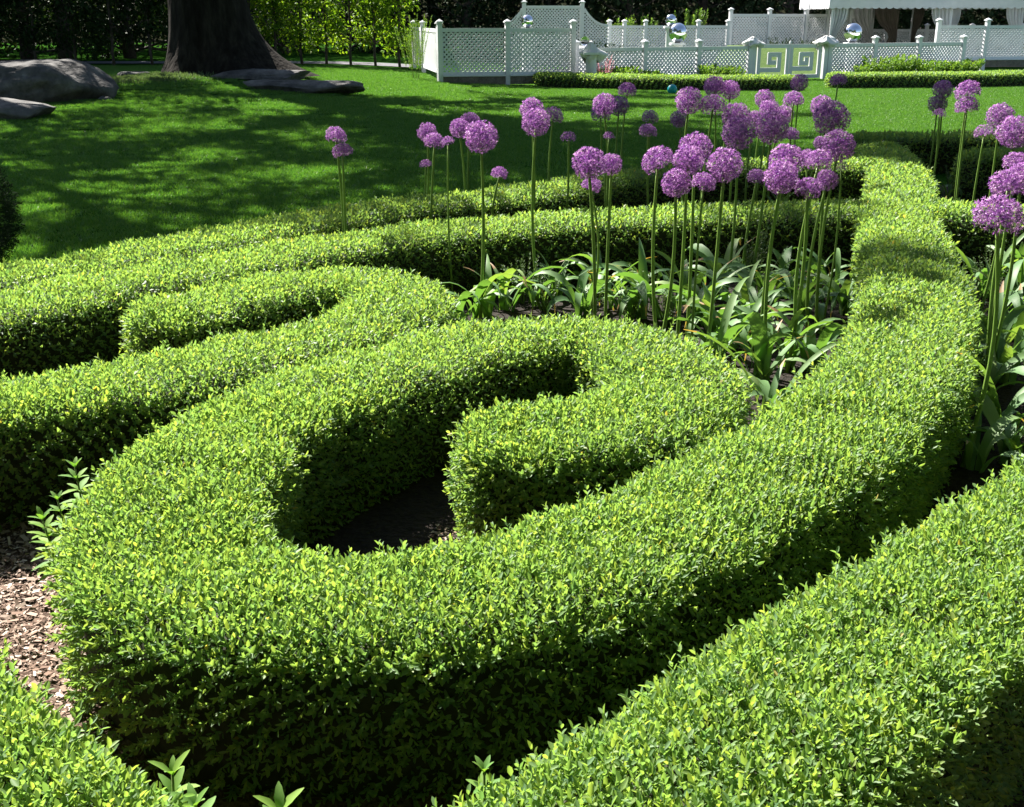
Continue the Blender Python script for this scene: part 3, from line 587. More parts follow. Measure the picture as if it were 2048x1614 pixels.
AL = [ # u, v, r (px in the photograph), depth or None, head type, label
 (672,271,20,6.95,'h','upper of the two lone alliums at left over the shaded lawn'), (685,302,19,6.9,'h','lower of the two lone alliums at left over the shaded lawn'),
 (855,266,19,None,'f','dark violet allium at upper left of the left flower group'), (869,282,19,None,'h','half-round allium overlapping the dark violet one in the left group'), (896,284,13,6.6,'s','small fading allium just right of the half-round one in the left group'),
 (919,257,19,None,'f','shaded purple allium behind the big pale globe of the left group'), (940,241,19,None,'h','pale-topped allium directly above the big globe of the left group'), (962,275,32,6.1,'f','big pale lilac globe allium, largest of the left group'),
 (851,329,12,8.3,'s','tiny low half-open allium below the left group'), (999,347,16,8.0,'h','short small allium with head just above the rear hedge'),
 (1064,220,23,None,'f','upper dark violet allium of the trio left of centre'), (1072,246,27,6.6,'f','large dark violet globe at the front of the trio left of centre'), (1106,231,20,None,'h','right-hand purple allium of the trio left of centre'), (1137,275,15,8.4,'s','small dark allium alone right of the left-centre trio'),
 (1178,328,32,5.45,'f','large pale lilac globe, left of the front pair above the scroll hedge'), (1223,330,21,5.9,'f','smaller lilac globe tucked behind the right side of the front pair'), (1183,371,19,6.0,'h','dull low allium partly hidden under the front pair'),
 (1255,180,17,None,'h','single purple allium highest over the lawn left of the turquoise ball'), (1208,210,22,None,'f','dark violet allium at the back of the four-head cluster, centre left'), (1238,213,19,None,'f','lighter purple allium at right of the four-head cluster, centre left'), (1201,229,19,None,'h','front half-round allium of the four-head cluster, centre left'), (1218,273,11,8.2,'s','tiny closed allium bud below the four-head cluster'),
 (1300,234,16,None,'h','upper of two small dark alliums stacked at centre'), (1296,262,17,None,'h','lower of two small dark alliums stacked at centre'), (1358,238,17,None,'f','small dark round allium below the big violet globe under the turquoise ball'),
 (1378,203,26,7.9,'f','big dark violet globe right below the turquoise ball'), (1429,174,20,None,'f','left of the two topmost alliums near the fence gate'), (1461,181,18,None,'f','right of the two topmost alliums near the fence gate'), (1426,211,25,7.9,'h','wide flat-bottomed purple allium below the topmost two'),
 (1472,235,27,7.6,'f','purple globe partly behind the huge dark globe at centre right'), (1477,268,31,6.7,'f','huge evenly dark violet globe at centre right'), (1510,237,14,None,'f','small purple allium glimpsed between two large centre-right globes'),
 (1530,199,18,None,'f','small pale allium at the top of the centre-right cluster'), (1539,220,19,None,'f','dark violet allium under the small pale one, centre-right cluster'), (1544,256,31,6.7,'f','large drooping magenta-purple globe of the centre-right cluster'), (1567,231,18,None,'f','purple allium hidden behind the right of the drooping globe'), (1581,269,16,None,'h','small half-round allium right of the drooping globe'),
 (1599,166,16,None,'f','small dark allium in front of the white gate'), (1587,199,19,None,'h','purple allium on tall stem below the one at the gate'), (1643,213,20,None,'f','dark allium behind the upper left of the big right-hand globe'), (1677,160,15,None,'h','small dark allium highest at right, before the fence hedge'), (1663,238,33,6.6,'f','big violet globe highest in the right-hand group'), (1677,293,30,5.9,'f','large lilac globe leaning right on the bundle of stems'), (1641,287,13,None,'f','small shaded allium behind the leaning lilac globe'),
 (1316,320,31,5.5,'h','pale lilac allium with ragged lower left side, left of the central cluster'), (1390,298,31,5.7,'f','uppermost lilac globe of the central front cluster'), (1376,322,30,5.4,'f','lilac globe in front of the uppermost one, central front cluster'), (1352,368,28,5.3,'f','low round purple globe at bottom left of the central front cluster'), (1407,365,23,5.2,'h','small pale mop-headed allium at bottom of the central front cluster'), (1449,332,33,5.3,'f','large lilac globe at the right of the central front cluster'),
 (1514,354,18,7.0,'h','small dull allium between the central and right front clusters'), (1573,323,32,5.3,'f','upper left lilac globe of the right front cluster'), (1562,356,32,5.1,'f','pale front globe overlapping at the lower left of the right front cluster'), (1613,317,16,5.8,'f','small lilac head behind the middle of the right front cluster'), (1638,321,25,5.4,'h','flat-bottomed lilac allium at the upper right of the right front cluster'), (1616,377,25,5.1,'h','lowest pale allium of the right front cluster'), (1654,361,21,5.9,'f','dusky allium behind the stem bundle, right front cluster'), (1683,335,13,5.9,'s','small pale allium peeking out right of the stem bundle'),
 (1886,180,17,None,'f','top dark violet allium of the far stacked trio at right'), (1875,209,17,None,'f','middle dark violet allium of the far stacked trio at right'), (1879,228,12,None,'s','lowest lighter allium of the far stacked trio at right'), (1936,181,22,None,'h','upper lilac allium of the tall pair at right'), (1935,211,20,None,'h','lower lilac allium of the tall pair at right'),
 (1969,265,18,None,'s','small flat pale allium on a slanted stem at right'), (2001,233,23,None,'f','dark blue-violet globe near the right edge'), (2029,266,29,6.0,'f','large purple globe cut by the right edge'), (2034,327,24,5.2,'h','pale allium at the right edge, middle of the stack'), (2018,369,34,4.75,'h','wide pale lilac allium near the right edge above the biggest one'), (2042,356,26,5.0,'f','lilac allium half outside the right edge'), (1996,430,45,3.95,'h','biggest and nearest allium, pale lilac, at far right'),
]
def allium(u, v, r, dep, typ, label):
    if dep is None:
        y = .083 * FPX / r; z = at_y(u, v, y)[2]
        z = min(1.1, max(.86, z)); y = at(u, v, z)[1]
    else: y = dep
    for k in range(60):
        x, y, z = at_y(u, v, y)
        if clear_of_hedges(x, y, .01): break
        y += .04
    dist = math.sqrt(x*x + y*y + (z-CAMZ)**2); Rr = r / FPX * dist * 1.06
    lean = random.gauss(0, .03); bx = x - lean - .02 * (1 if u > 1400 else 0); by = y + random.gauss(0, .03)
    if not clear_of_hedges(bx, by, 0): bx, by = x, y
    root = empty('allium', (bx, by, .005), label, 'flower', 'purple alliums of the flower beds')
    top = Vector((x - bx, y - by, z - Rr * .25)); bend = random.gauss(0, .026)
    P = [Vector((top.x*s + bend*math.sin(math.pi*s), top.y*s, top.z*s - .01)) for s in np.linspace(0, 1, 10)]
    rs = .0088 if Rr > .06 else .006
    MB().tube(P, [rs*(1.15 - .35*s) for s in np.linspace(0, 1, 10)], 8).build('stem', M['stem'], root, True)
    h = link('flower_head', random.choice({'f': HEADS, 'h': HALF, 's': SMALL}[typ]), None, root)
    h.location = (x - bx, y - by, z - (Rr * .12 if typ != 'f' else 0)); Rr *= .97; h.scale = (Rr, Rr, Rr * (.97 if typ == 'f' else .88)); h.rotation_euler = (random.gauss(0, .15), random.gauss(0, .15), random.uniform(0, 6.28))
for a in AL: allium(*a)

# grey-green bushy weeds between the clumps
def leafy_plant(name, label, x, y, z0, nst, h, spread, size, mat, cat='plant', group=None, wid=.4):
    root = empty(name, (x, y, z0), label, cat, group); st = MB(); Pp = []; Dd = []
    for i in range(nst):
        a = random.uniform(0, 6.28); r = spread * math.sqrt(random.random()); hh = h * random.uniform(.6, 1.05)
        tip = Vector((r*math.cos(a), r*math.sin(a), hh)); b = Vector((tip.x*.3, tip.y*.3, 0)); mid = (b + tip)/2 + Vector((0, 0, .04*h))
        st.tube([b, mid, tip], [.003, .0025, .0012], 5)
        for s in np.linspace(.25, 1, max(4, int(hh / (size*1.5)))):
            p = b.lerp(mid, s*2) if s < .5 else mid.lerp(tip, s*2-1); Pp.append(p[:]); Dd.append((tip - b).normalized()[:])
    st.build('stems', M['twig'], root)['kind'] = 'stuff'
    n = len(Pp); V, F, T = sprigs(np.array(Pp), np.array(Dd) + .15*unit(n), np.full(n, size*.8), np.full(n, size), 2, True, wid=wid)
    link('leaves', mesh_np('leaves', V, F, T), M[mat], root)['kind'] = 'stuff'
    return root
for u, v, lab, h in [(1050, 575, 'fresh green bushy weed between the left strap-leaf clumps', .3), (1090, 590, 'small bushy weed at the foot of the dark hedge, left part', .22), (1295, 590, 'grey-green twiggy plant in the middle of the bed', .26), (1255, 610, 'low twiggy plant behind the scroll hedge top', .2), (1340, 620, 'low grey-green twiggy plant right of the bed middle', .2), (1500, 560, 'tall thin weed standing among the strap leaves at the back', .42), (1180, 600, 'small weed under the front allium pair', .2), (1905, 365, 'grey-green plant in the shaded gap between right-hand hedges', .25), (1985, 560, 'dark leafy weed behind the right-hand stems', .3)]:
    x, y, _ = at(u, v, .1)
    for k in range(30):
        if clear_of_hedges(x, y, .02): break
        y += .04
    leafy_plant('bushy_weed', lab, x, y, .008, 16, h, h*.55, .022, 'weed', group='weeds in the flower bed')

# leafy shoots poking out of the hedges in front
LANCE = []
for _ in range(6):
    n = 6; V = []; F = []; T = []; L = random.uniform(.045, .065); w = L * .34; t0 = random.gauss(.5, .15)
    for i in range(n + 1):
        s = i / n; ww = w * math.sin(math.pi * (s * .93 + .05)) ** .8 * .5 * (1.08 if i % 2 else .94); zc = -.25 * L * s * s
        V += [(s*L, ww, zc + .25*ww), (s*L, 0, zc), (s*L, -ww, zc + .25*ww)]
    for i in range(n):
        for j in range(2): F.append((i*3+j, i*3+j+1, i*3+j+4, i*3+j+3)); T.append(min(1, max(0, t0)))
    me = mesh_np('leaf', V, F, T, True); me.materials.append(M['shoot']); LANCE.append(me)
def shoot(u, v, y, z0, label, tilt=(0, 0), k=1., rows=5):
    x, y, z = at_y(u, v, y); h = max(z - z0, .05); root = empty('leafy_shoot', (x - tilt[0], y - tilt[1], z0), label, 'plant', 'leafy shoots growing up through the hedges')
    tip = Vector((tilt[0], tilt[1], h)); MB().tube([(0, 0, 0), tip*.5, tip], [.005, .004, .0025], 6).build('stem', M['twig'], root, True)
    for i in range(rows):
        s = i / max(1, rows - 1); p = tip * (1 - (.16 * k / max(h, .16)) * (1 - s) * min(1, h/.16) )
        for j in range(5):
            o = link('leaf', random.choice(LANCE), None, root); o.location = p
            sc = k * (1.4 - .6*s) * random.uniform(.85, 1.15); o.scale = (sc, sc, sc)
            o.rotation_euler = (0, -R(6 + 46*s) + random.gauss(0, .12), j*math.pi*.4 + i*.8 + random.gauss(0, .15))
shoot(150, 935, 3.02, .0, 'leafy shoot at the left shoulder of the big scroll hedge, upper one', (-.02, 0), .9)
shoot(85, 1040, 2.72, .0, 'leafy shoot at the left edge of the big scroll hedge, lower one', (-.06, 0), .95, 7)
shoot(115, 1000, 2.85, .0, 'small leafy shoot between the two on the left edge of the big scroll', (-.04, 0), .7, 4)
shoot(345, 1550, 1.70, .0, 'leafy shoot rising at the tip of the front left hedge', (.02, .0), 1.)
shoot(390, 1615, 1.62, .0, 'broad leafy shoot at the bottom beside the front left hedge', (.03, .0), 1.1)
shoot(560, 1625, 1.60, .0, 'lone toothed leafy shoot at the bottom edge of the picture', (.0, .0), 1.15)
shoot(968, 1545, 1.58, .0, 'small leafy shoot at the near corner of the front right hedge', (.0, .0), .7, 4)

# ------------------------------------------------------------------ white lattice fences
def lattice(mb, p, q, z0, z1, pitch=.115, w=.042, top=None):
    """two crossing layers of diagonal slats between plan points p and q; top(s) caps the height"""
    p, q = Vector((*p, 0)), Vector((*q, 0)); W = (q - p).length; t = (q - p) / W; n = Vector((-t.y, t.x, 0)); H = z1 - z0
    for sgn, off in ((1, -.007), (-1, .007)):
        c = -H if sgn > 0 else 0.
        end = W if sgn > 0 else W + H
        while c < end:
            a = max(0, c) if sgn > 0 else max(0, c - H); b = min(W, c + H) if sgn > 0 else min(W, c)
            za = (a - c) if sgn > 0 else (c - a); zb = (b - c) if sgn > 0 else (c - b)
            if top is not None:
                ss = np.linspace(a, b, 24); zz = za + (zb - za) * (ss - a) / max(1e-6, b - a); ok = zz <= np.array([top(s / W) for s in ss]) - z0
                if ok.sum() < 2: c += pitch; continue
                idx = np.where(ok)[0]; i0, i1 = idx[0], idx[-1]; za, zb = zz[i0], zz[i1]; a, b = ss[i0], ss[i1]
            if b - a > .01:
                mb.bar(p + t*a + n*off + Vector((0, 0, z0 + za)), p + t*b + n*off + Vector((0, 0, z0 + zb)), w, .012, n)
            c += pitch
def post(root, x, y, z0, z1, off, s=.06, rz=0., cap=True):
    mb = MB().box((-s, -s, z0), (s, s, z1)); o = link('post', mb.mesh('post'), M['white'], root); o.location = (x - off[0], y - off[1], 0 - off[2]); o.rotation_euler[2] = rz
    if cap:
        c = MB().box((-s*1.5, -s*1.5, z1 + .001), (s*1.5, s*1.5, z1 + .03)); c.add([(-s*1.3, -s*1.3, z1+.031), (s*1.3, -s*1.3, z1+.031), (s*1.3, s*1.3, z1+.031), (-s*1.3, s*1.3, z1+.031), (0, 0, z1 + .085)], [(0, 1, 4), (1, 2, 4), (2, 3, 4), (3, 0, 4), (3, 2, 1, 0)])
        link('cap', c.mesh('cap'), M['white'], o)
def fence(label, pts, z0, zt, group='white lattice fences of the pool garden', plinth=0., pz=.1, zp=None, pitch=.115, w=.042, post_s=.06):
    """pts: plan points of the posts; z0 bottom rail, zt top rail"""
    off = (pts[0][0], pts[0][1], 0); root = empty('lattice_fence', off, label, 'fence', group)
    for i, (x, y) in enumerate(pts):
        j = min(i, len(pts) - 2); d = Vector((pts[j+1][0]-pts[j][0], pts[j+1][1]-pts[j][1])); post(root, x, y, zp if zp is not None else min(0, z0), zt + pz, off, post_s, math.atan2(d.y, d.x))
    for (x0, y0), (x1, y1) in zip(pts[:-1], pts[1:]):
        d = Vector((x1-x0, y1-y0, 0)); t = d.normalized(); n = Vector((-t.y, t.x, 0)); a = Vector((x0, y0, 0)) + t*(post_s+.002); b = Vector((x1, y1, 0)) - t*(post_s+.002)
        for nm, za, zb in (('top_rail', zt - .09, zt), ('bottom_rail', z0, z0 + .09)):
            MB().bar(a + Vector((0, 0, (za+zb)/2)), b + Vector((0, 0, (za+zb)/2)), zb - za, .05, n).build(nm, M['white'], root, off=off)
        mb = MB(); lattice(mb, (a.x, a.y), (b.x, b.y), z0 + .085, zt - .085, pitch, w); mb.build('lattice_panel', M['lattice'], root, off=off)['kind'] = 'stuff'
        if plinth: MB().bar(a + Vector((0, 0, z0 - .11)), b + Vector((0, 0, z0 - .11)), .22, .16, n).build('stone_plinth', M['stonewall'], root, off=off); MB().bar(a + Vector((0, -.01, z0 - .005)), b + Vector((0, -.01, z0 - .005)), .035, .2, n).build('coping', M['white'], root, off=off)
    return root
def X(u, y): return (u - 1024) / FPX * (y * math.cos(PITCH) + 0) / math.cos(PITCH) * 1.0 if False else at_y(u, 90, y)[0]
def pl(u, y): return (X(u, y), y)
fence('taller white lattice fence section on a stone plinth, left of the low fence', [pl(880, 28.6), pl(1015, 28.9), pl(1146, 29.3)], .30, 1.42, plinth=1, zp=.0, pz=.13)
fence('short white lattice return going back from the left corner post', [pl(878, 28.8), pl(846, 32.5), pl(828, 36)], .34, 1.40, zp=.1, pz=.12)
fence('low white lattice fence between the draped pedestal and the gate', [pl(1152, 29.5), pl(1290, 30.4), pl(1398, 31.2), pl(1500, 31.8)], .04, .93, pz=.12)
fence('low white lattice fence right of the gate', [pl(1660, 32.6), pl(1750, 33.2), pl(1838, 33.9), pl(1926, 34.6)], .06, .98, pz=.13)
fence('taller white lattice fence on plinth at the far right', [pl(1873, 36.4), pl(1970, 36.6), pl(2062, 36.9), pl(2160, 37.2)], .42, 1.44, plinth=1, zp=.0, pz=.14)
fence('rear lattice fence running from the arched panel to the taller back fence', [pl(1218, 41), pl(1248, 41.2), pl(1290, 41.4), pl(1395, 41.7), pl(1454, 42)], .05, 1.41, pz=.13)
fence('taller rear lattice fence left of the pavilion', [pl(1458, 42.3), pl(1535, 42.6), pl(1608, 43), pl(1650, 43.4), pl(1695, 43.8)], .05, 1.80, pz=.14)
fence('rear lattice fence hidden in shade under the pavilion', [pl(1690, 45.5), pl(1770, 45.5), pl(1850, 45.5), pl(1940, 45.5), pl(2040, 45.5)], .05, 1.25, pz=.14)
# arched lattice panel with concave wings
def arched():
    y = 40.; x0, x1 = X(1048, y), X(1163, y); xl, xr = X(1012, y), X(1216, y); zt = 2.06; zl = 1.42; off = (x0, y, 0)
    root = empty('lattice_screen', off, 'tall white lattice screen with concave sloping wings behind the fence', 'fence', 'white lattice fences of the pool garden')
    for x in (x0, x1): post(root, x, y, 0, zt + .1, off, .07)
    MB().box((x0+.072, y-.03, zt-.09), (x1-.072, y+.03, zt)).build('top_rail', M['white'], root, off=off)
    mb = MB(); lattice(mb, (x0+.072, y), (x1-.072, y), .05, zt-.085); mb.build('lattice_panel', M['lattice'], root, off=off)['kind'] = 'stuff'
    for (a, b, inv) in ((xl, x0-.072, True), (x1+.072, xr, False)):
        f = (lambda s: zl + (zt-.1-zl) * s**2.4) if inv else (lambda s: zl + (zt-.1-zl) * (1-s)**2.4)
        mb = MB(); lattice(mb, (a, y), (b, y), .05, zt, top=f); mb.build('lattice_wing', M['lattice'], root, off=off)['kind'] = 'stuff'
        r = MB(); S = np.linspace(0, 1, 13)
        for s, e in zip(S[:-1], S[1:]): r.bar((a+(b-a)*s, y, f(s)), (a+(b-a)*e, y, f(e)), .08, .06)
        r.build('curved_rail', M['white'], root, off=off)
arched()
# gate with square spiral cut-outs
def gate():
    pL, pR = pl(1508, 31.9), pl(1652, 32.55); d = Vector((pR[0]-pL[0], pR[1]-pL[1])); Wd = d.length; rz = math.atan2(d.y, d.x)
    root = empty('garden_gate', (*pL, 0), 'white double gate with square spiral cut-outs in the lattice fence', 'gate', None, rz)
    for x, nm in ((0, 'gate_post'), (Wd, 'gate_post')): MB().box((x-.06, -.06, 0), (x+.06, .06, 1.0)).build(nm, M['white'], root)
    for k in (0, 1):
        x0 = .12 + k * (Wd - .24) / 2; w = (Wd - .24) / 2 - .012; z0, z1 = .06, .97; h = z1 - z0
        fr = MB(); s = .10
        fr.box((x0, -.025, z0), (x0+s, .025, z1)).box((x0+w-s, -.025, z0), (x0+w, .025, z1)).box((x0+s+.001, -.024, z1-s), (x0+w-s-.001, .024, z1)).box((x0+s+.001, -.024, z0), (x0+w-s-.001, .024, z0+.10))
        leaf = fr.build('gate_leaf', M['white'], root)
        key = [(.0, .18), (.74, .18), (.74, .76), (.36, .76), (.36, .46), (.56, .46)]
        if k: key = [(0, .22), (.75, .22), (.75, .76), (.33, .76), (.33, .42), (.55, .42), (.55, .58)]
        mb = MB(); iw = w - 2*s; ih = h - s - .10
        for (a, b), (c, e) in zip(key[:-1], key[1:]):
            pa = Vector((x0+s+a*iw, 0, z0+.10+b*ih)); pb = Vector((x0+s+c*iw, 0, z0+.10+e*ih)); u_ = (pb-pa).normalized()
            mb.bar(pa - u_*.045, pb + u_*.045, .12, .04 if abs(u_.x) > .5 else .037)
        mb.build('square_spiral', M['white'], leaf)
    MB().lathe([(0, .97), (.03, .98), (.035, 1.02), (.012, 1.06), (.0, 1.1)], 12, (Wd/2, 0, 0)).build('finial', M['white'], root)
gate()
bx_ = np.linspace(6.4, 10.4, 16); by_ = np.linspace(33.3, 38.6, 14); BX, BY = np.meshgrid(bx_, by_); BZ = .80 * sm(33.3, 37.2, BY) * sm(6.4, 7.2, BX) * sm(10.4, 9.6, BX) + .004
i_ = (np.arange(13)[:, None]*16 + np.arange(15)[None]).ravel(); tag(link('grass_bank', mesh_np('grass_bank', np.stack([BX, BY, BZ], -1).reshape(-1, 3), np.stack([i_, i_+1, i_+17, i_+16], 1), smooth=True), M['bank']), 'sunlit yellow-green grass bank behind the gate', 'grass bank', None, 'structure')
def drape(label, x, y, z, w, h, seed):
    """crumpled cloth thrown over a post or pedestal"""
    r = np.random.default_rng(seed); k = 40; n = 11; V = []; F = []
    for i in range(n):
        s = i / (n-1)
        for j in range(k):
            th = 2*math.pi*j/k; fold = 1 + .16*s*math.sin(th*4 + seed) + .12*s*math.sin(th*7 + 2*seed) + .05*math.sin(th*15 + 9*s); rr = w * (.07 + .93*min(1, s*1.35)**.9) * (1 - .3*max(0, s-.7)/.3) * fold * (1 + (.7 if seed == 7 else .25)*math.exp(-((s-.55)/.22)**2)*max(0, math.cos(th - .3))**3)
            V.append((rr*math.cos(th)*1.15, rr*math.sin(th)*.7, -h * (s**.95) * (1 + .18*math.sin(th*3 + seed)) + .02*math.sin(th*7)))
    for i in range(n-1):
        for j in range(k): F.append((i*k+j, (i+1)*k+j, (i+1)*k+(j+1) % k, i*k+(j+1) % k))
    F.append(tuple(range(k)))
    root = MB().add(V, F).build('draped_cloth', M['cloth'], None, True); root.location = (x, y, z)
    return tag(root, label, 'cloth', 'white cloths thrown over posts')
for (u, y, z, w, h, lab, sd) in [(1505, 31.85, 1.16, .26, .24, 'white cloth tied over the left gate post', 1), (1651, 32.5, 1.18, .30, .25, 'white cloth tied over the right gate post', 4)]:
    drape(lab, X(u, y), y, z, w, h, sd)
def pedestal(label, x, y, z1, r=.16):
    root = empty('pedestal', (x, y, 0), label, 'pedestal', 'white pedestals in the pool garden')
    MB().box((-r*1.3, -r*1.3, 0), (r*1.3, r*1.3, .12)).build('base', M['white'], root)
    MB().lathe([(r, .121), (r*.9, .2), (r*.85, z1-.12), (r*.95, z1-.06)], 20).build('shaft', M['white'], root, True)
    MB().box((-r*1.25, -r*1.25, z1-.059), (r*1.25, r*1.25, z1)).build('top', M['white'], root)
pedestal('white pedestal under the crumpled cloth at the left end of the low fence', X(1183, 28.9), 28.9, .85)
drape('large crumpled white cloth draped over the pedestal by the low fence', X(1182, 28.9), 28.9, 1.10, .24, .44, 7)
def sphere(name, label, u, v, y, r_px, mat, cat, group=None, zfix=None):
    x, y, z = at_y(u, v, y); Rr = r_px / FPX * math.hypot(y, x)
    if zfix is not None: z = zfix + Rr
    k = 28; prof = [(Rr*math.sin(a), -Rr*math.cos(a)) for a in np.linspace(.001, math.pi-.001, 22)]
    root = empty(name, (x, y, z), label, cat, group)
    MB().lathe(prof, k).build('globe', M[mat], root, True)
    if mat == 'chrome': MB().lathe([(Rr*.28, -Rr*1.06), (Rr*.34, -Rr*1.0), (Rr*.3, -Rr*.94)], 20).build('collar', M['lead'], root, True)
    return x, y, z, Rr
for nm_, u, v, y, r_, lab in [('a', 1055, 42, 36.5, 11.5, 'mirror steel ball at the left in front of the arched screen'), ('b', 1342, 40, 37.5, 10.5, 'smaller mirror steel ball behind the large one at centre'), ('c', 1356, 65, 33.5, 17.5, 'large mirror steel ball just above the low fence at centre'), ('d', 1706, 65, 35.5, 16.5, 'large mirror steel ball right of the gate')]:
    x, y, z, Rr = sphere('gazing_ball', lab, u, v, y, r_, 'chrome', 'mirror ball', 'mirror balls on pedestals')
    pedestal('white pedestal carrying the ' + lab.replace('mirror steel ', ''), x, y, z - Rr * 1.06, .17)
sphere('gazing_ball', 'small clear glass globe half hidden behind the crumpled cloth', 1170, 82, 30.2, 9, 'glass', 'glass ball'); pedestal('slim white pedestal under the small glass globe', X(1170, 30.2), 30.2, at_y(1170, 82, 30.2)[2] - 9/FPX*30.2, .12)
# turquoise ball on the lawn
gx, gy, _ = at(1344, 189); Rb = 9.5 / FPX * gy
ball = empty('beach_ball', (gx, gy, Rb), 'turquoise ball lying on the lawn below the fence', 'ball')
MB().lathe([(Rb*math.sin(a), -Rb*math.cos(a)) for a in np.linspace(.001, math.pi-.001, 20)], 28).build('shell', M['ball'], ball, True)
MB().lathe([(0, Rb*1.004), (Rb*.10, Rb*1.0), (Rb*.13, Rb*.985)], 14).build('valve', M['vinyl'], ball, True)

# ------------------------------------------------------------------ pavilion
def pavilion():
    x0, x1 = X(1657, 41), X(1657, 41) + 9.2; y0, y1 = 41., 45.; off = (x0, y0, 0)
    root = empty('pavilion', off, 'white canvas pavilion with scalloped valance and tied-back curtains at upper right', 'pavilion')
    zv, ze = 1.98, 2.40; W = x1 - x0; D = y1 - y0
    rf = MB(); hx = D/2; r = .12
    V = [(-r, -r, ze), (W+r, -r, ze), (W+r, D+r, ze), (-r, D+r, ze), (hx, D/2, ze+1.7), (W-hx, D/2, ze+1.7)]
    rf.add(V, [(0, 1, 5, 4), (1, 2, 5), (2, 3, 4, 5), (3, 0, 4)]); roof = rf.build('roof', M['canvas'], root)
    def valance(p, q):
        p, q = Vector(p), Vector(q); L = (q-p).length; t = (q-p)/L; n = Vector((-t.y, t.x, 0)); k = int(L / .022); V = []; F = []
        for i in range(k+1):
            s = i*L/k; sc = abs(math.sin(math.pi * s / .25)) ** .6; zb = zv + .05 - .07*sc; wv = .012*math.sin(s*3.1) + .02*math.sin(s*1.3)
            for z in (ze-.001, (ze+zb)/2, zb): V.append(p + t*s + n*(wv * (ze-z)/.4) + Vector((0, 0, z)))
        for i in range(k):
            for j in range(2): F.append((i*3+j, i*3+j+1, (i+1)*3+j+1, (i+1)*3+j))
        o = MB().add(V, F).build('valance', M['canvas'], roof); md = o.modifiers.new('thick', 'SOLIDIFY'); md.thickness = .006
    r2_ = r + .004
    valance((-r2_, -r2_, 0), (W+r2_, -r2_, 0)); valance((-r2_, D+r2_, 0), (-r2_, -r2_, 0)); valance((W+r2_, -r2_, 0), (W+r2_, D+r2_, 0)); valance((W+r2_, D+r2_, 0), (-r2_, D+r2_, 0))
    for x in (.05, W*.46, W-.05):
        for y in (.05, D-.05): MB().tube([(x, y, 0), (x, y, 1.2), (x, y, ze-.01)], [.05]*3, 12).build('pole', M['white'], root)
    def curtain(xa, xb, y, tie, mat, zt=2.32, zb=.1):
        k = 46; V = []; F = []; n = 14; xc = xa if tie < 0 else xb
        for i in range(n):
            s = i/(n-1); z = zt + (zb-zt)*s; pinch = 1 - .68*math.exp(-((z-.95)/.5)**2)
            for j in range(k):
                u = j/(k-1); xx = xa + (xb-xa)*u; xx = xc + (xx-xc)*pinch; V.append((xx, y + .05*math.sin(u*34)*(.5+.5*pinch) + .02*math.sin(u*15+2*s), z))
        for i in range(n-1):
            for j in range(k-1): F.append((i*k+j, (i+1)*k+j, (i+1)*k+j+1, i*k+j+1))
        o = MB().add(V, F).build('curtain', M[mat], root, True); md = o.modifiers.new('thick', 'SOLIDIFY'); md.thickness = .006
    def wx(u, y=41.): return X(u, y) - x0
    curtain(0.02, .62, .0, -1, 'linen'); curtain(wx(1855), wx(1897), .0, 1, 'linen'); curtain(wx(1897), wx(1915), .02, -1, 'linen'); curtain(wx(2003), wx(2040), .0, 1, 'linen')
    curtain(wx(1755), wx(1812), D-.1, 1, 'linen'); curtain(wx(1808), wx(1862), D-.25, 1, 'taupe', zb=.1); curtain(wx(1895), wx(1918), D-.2, -1, 'taupe')
    MB().box((.1, .1, .005), (W-.1, D-.1, .03)).build('floor_deck', M['stonewall'], root)
pavilion()

# ------------------------------------------------------------------ planting round the fence
pg = 'bright perennials along the lattice fence'
for u, y, h, s, lab in [(1205, 29.6, .34, .35, 'bright leafy perennial right of the draped pedestal'), (1255, 29.6, .38, .4, 'broad bright perennial under the first low fence panel'), (1300, 30., .28, .3, 'small bright perennial at the first low fence post'), (1425, 30.6, .40, .4, 'tall bright perennial in the middle of the low fence'), (1465, 30.9, .34, .4, 'bright perennial left of the gate'), (1115, 29.2, .26, .35, 'low perennial below the stone plinth at left'),
                          (1765, 32.3, .52, .55, 'big bright perennial at the right part of the low fence'), (1812, 32.6, .56, .5, 'tallest bright perennial at the second post right of the gate'), (1860, 33., .42, .45, 'yellow-green perennial at the right end of the low fence'), (1905, 33.3, .40, .4, 'bright perennial before the taller right fence'), (1945, 33.8, .42, .4, 'rightmost bright perennial at the stone plinth'), (1735, 32.1, .34, .35, 'small perennial nearest to the gate on its right')]:
    leafy_plant('perennial', lab, X(u, y), y, 0., 80, h * 1.12, s, .095, 'peren', group=pg, wid=.5)
for u, y, h, s, lab in [(1185, 38.5, .85, .45, 'spiky dark plant in front of the right wing of the arched screen'), (1225, 39, .8, .4, 'dark spiky plant right of the arched screen'), (1490, 40.8, .75, .5, 'dark shrub before the left of the taller rear fence'), (1560, 40.8, .95, .55, 'dark shrub before the middle of the taller rear fence'), (1625, 41, .9, .5, 'dark shrub before the right of the taller rear fence'), (1850, 36.8, .85, .35, 'pinkish twiggy plant left of the taller right fence')]:
    leafy_plant('garden_shrub', lab, X(u, y), y, 0., 40, h, s, .10, 'wood', 'shrub', 'shrubs inside the pool garden', wid=.3)
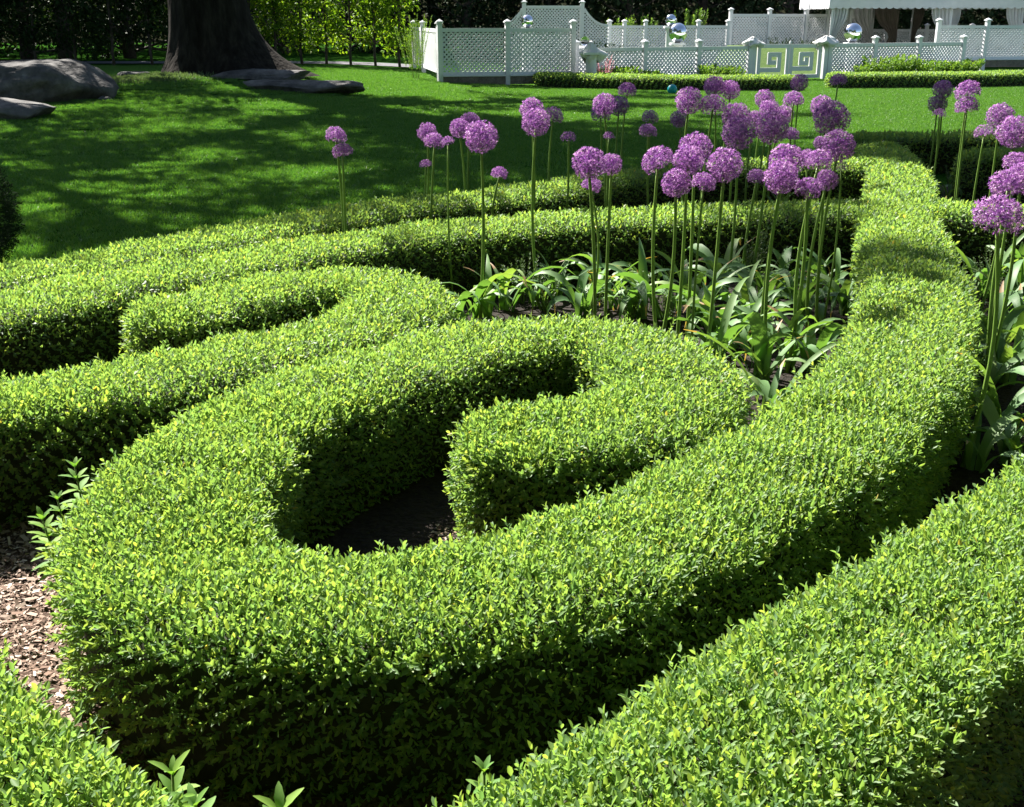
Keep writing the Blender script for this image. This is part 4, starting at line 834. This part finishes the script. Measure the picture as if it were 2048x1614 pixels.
for u, y, h, lab in [(1240, 43.5, 1.55, 'sunlit shrub behind the rear fence left of centre'), (1285, 44, 1.65, 'pale sunlit shrub behind the rear fence'), (1380, 44, 1.9, 'bright sunlit shrub right of the stacked balls')]:
    leafy_plant('garden_shrub', lab, X(u, y), y, 0., 60, h, .7, .11, 'peren', 'shrub', 'sunlit shrubs behind the rear fence', wid=.5)
r_ = leafy_plant('pink_flower', 'thin plant with pink flowers at the left of the low fence', X(1210, 29.2), 29.2, 0., 12, .75, .3, .045, 'pink', 'flower', wid=.6)
leafy_plant('airy_shrub', 'thin airy shrub with sparse leaves at the left corner of the fence', X(828, 29.6), 29.6, float(gz(X(828, 29.6), 29.6)), 26, 1.5, .5, .05, 'peren', 'shrub', wid=.35)
# dark clipped shrub at the left edge
def yew():
    x, y = -3.52, 6.85; root = empty('yew_shrub', (x, y, 0), 'dark clipped evergreen shrub at the left edge beside the lawn', 'shrub')
    MB().tube([(0, 0, -.02), (0, 0, .3), (.02, 0, .7)], [.04, .03, .02], 8).build('trunk', M['thinbark'], root)
    n = 5200; a = unit(n); P = a * np.array([.42, .42, .46]) * (1 + .08*noise(a, 4.))[:, None] * rng.uniform(.8, 1, (n, 1)) + np.array([0, 0, .46]); P = P[P[:, 2] > .02]; a = P - np.array([0, 0, .46])
    V, F, T = sprigs(P, nrm(a) + .4*unit(len(P)), np.full(len(P), .04), np.full(len(P), .026), 3, False, wid=.25)
    link('foliage', mesh_np('foliage', V, F, T), M['ever'], root)['kind'] = 'stuff'
yew()
# light mossy ground cover at the trunk
def moss():
    n = 9000; x = rng.normal(-7.6, .55, n); y = rng.normal(23.6, .35, n); z = gz(x, y)
    D = nrm(np.stack([rng.normal(0, .5, n), rng.normal(0, .5, n), np.ones(n)], 1)); L = rng.uniform(.04, .10, n)
    V, F, k = leaf_arrays(np.stack([x, y, z], 1), D, unit(n), L, L*.25, hexa=False)
    tag(link('ground_cover', mesh_np('ground_cover', V, F, np.clip(rng.normal(.8, .2, n), 0, 1)), M['weed']), 'pale yellow-green mossy growth at the left foot of the massive trunk', 'ground cover', None, 'stuff')
moss()
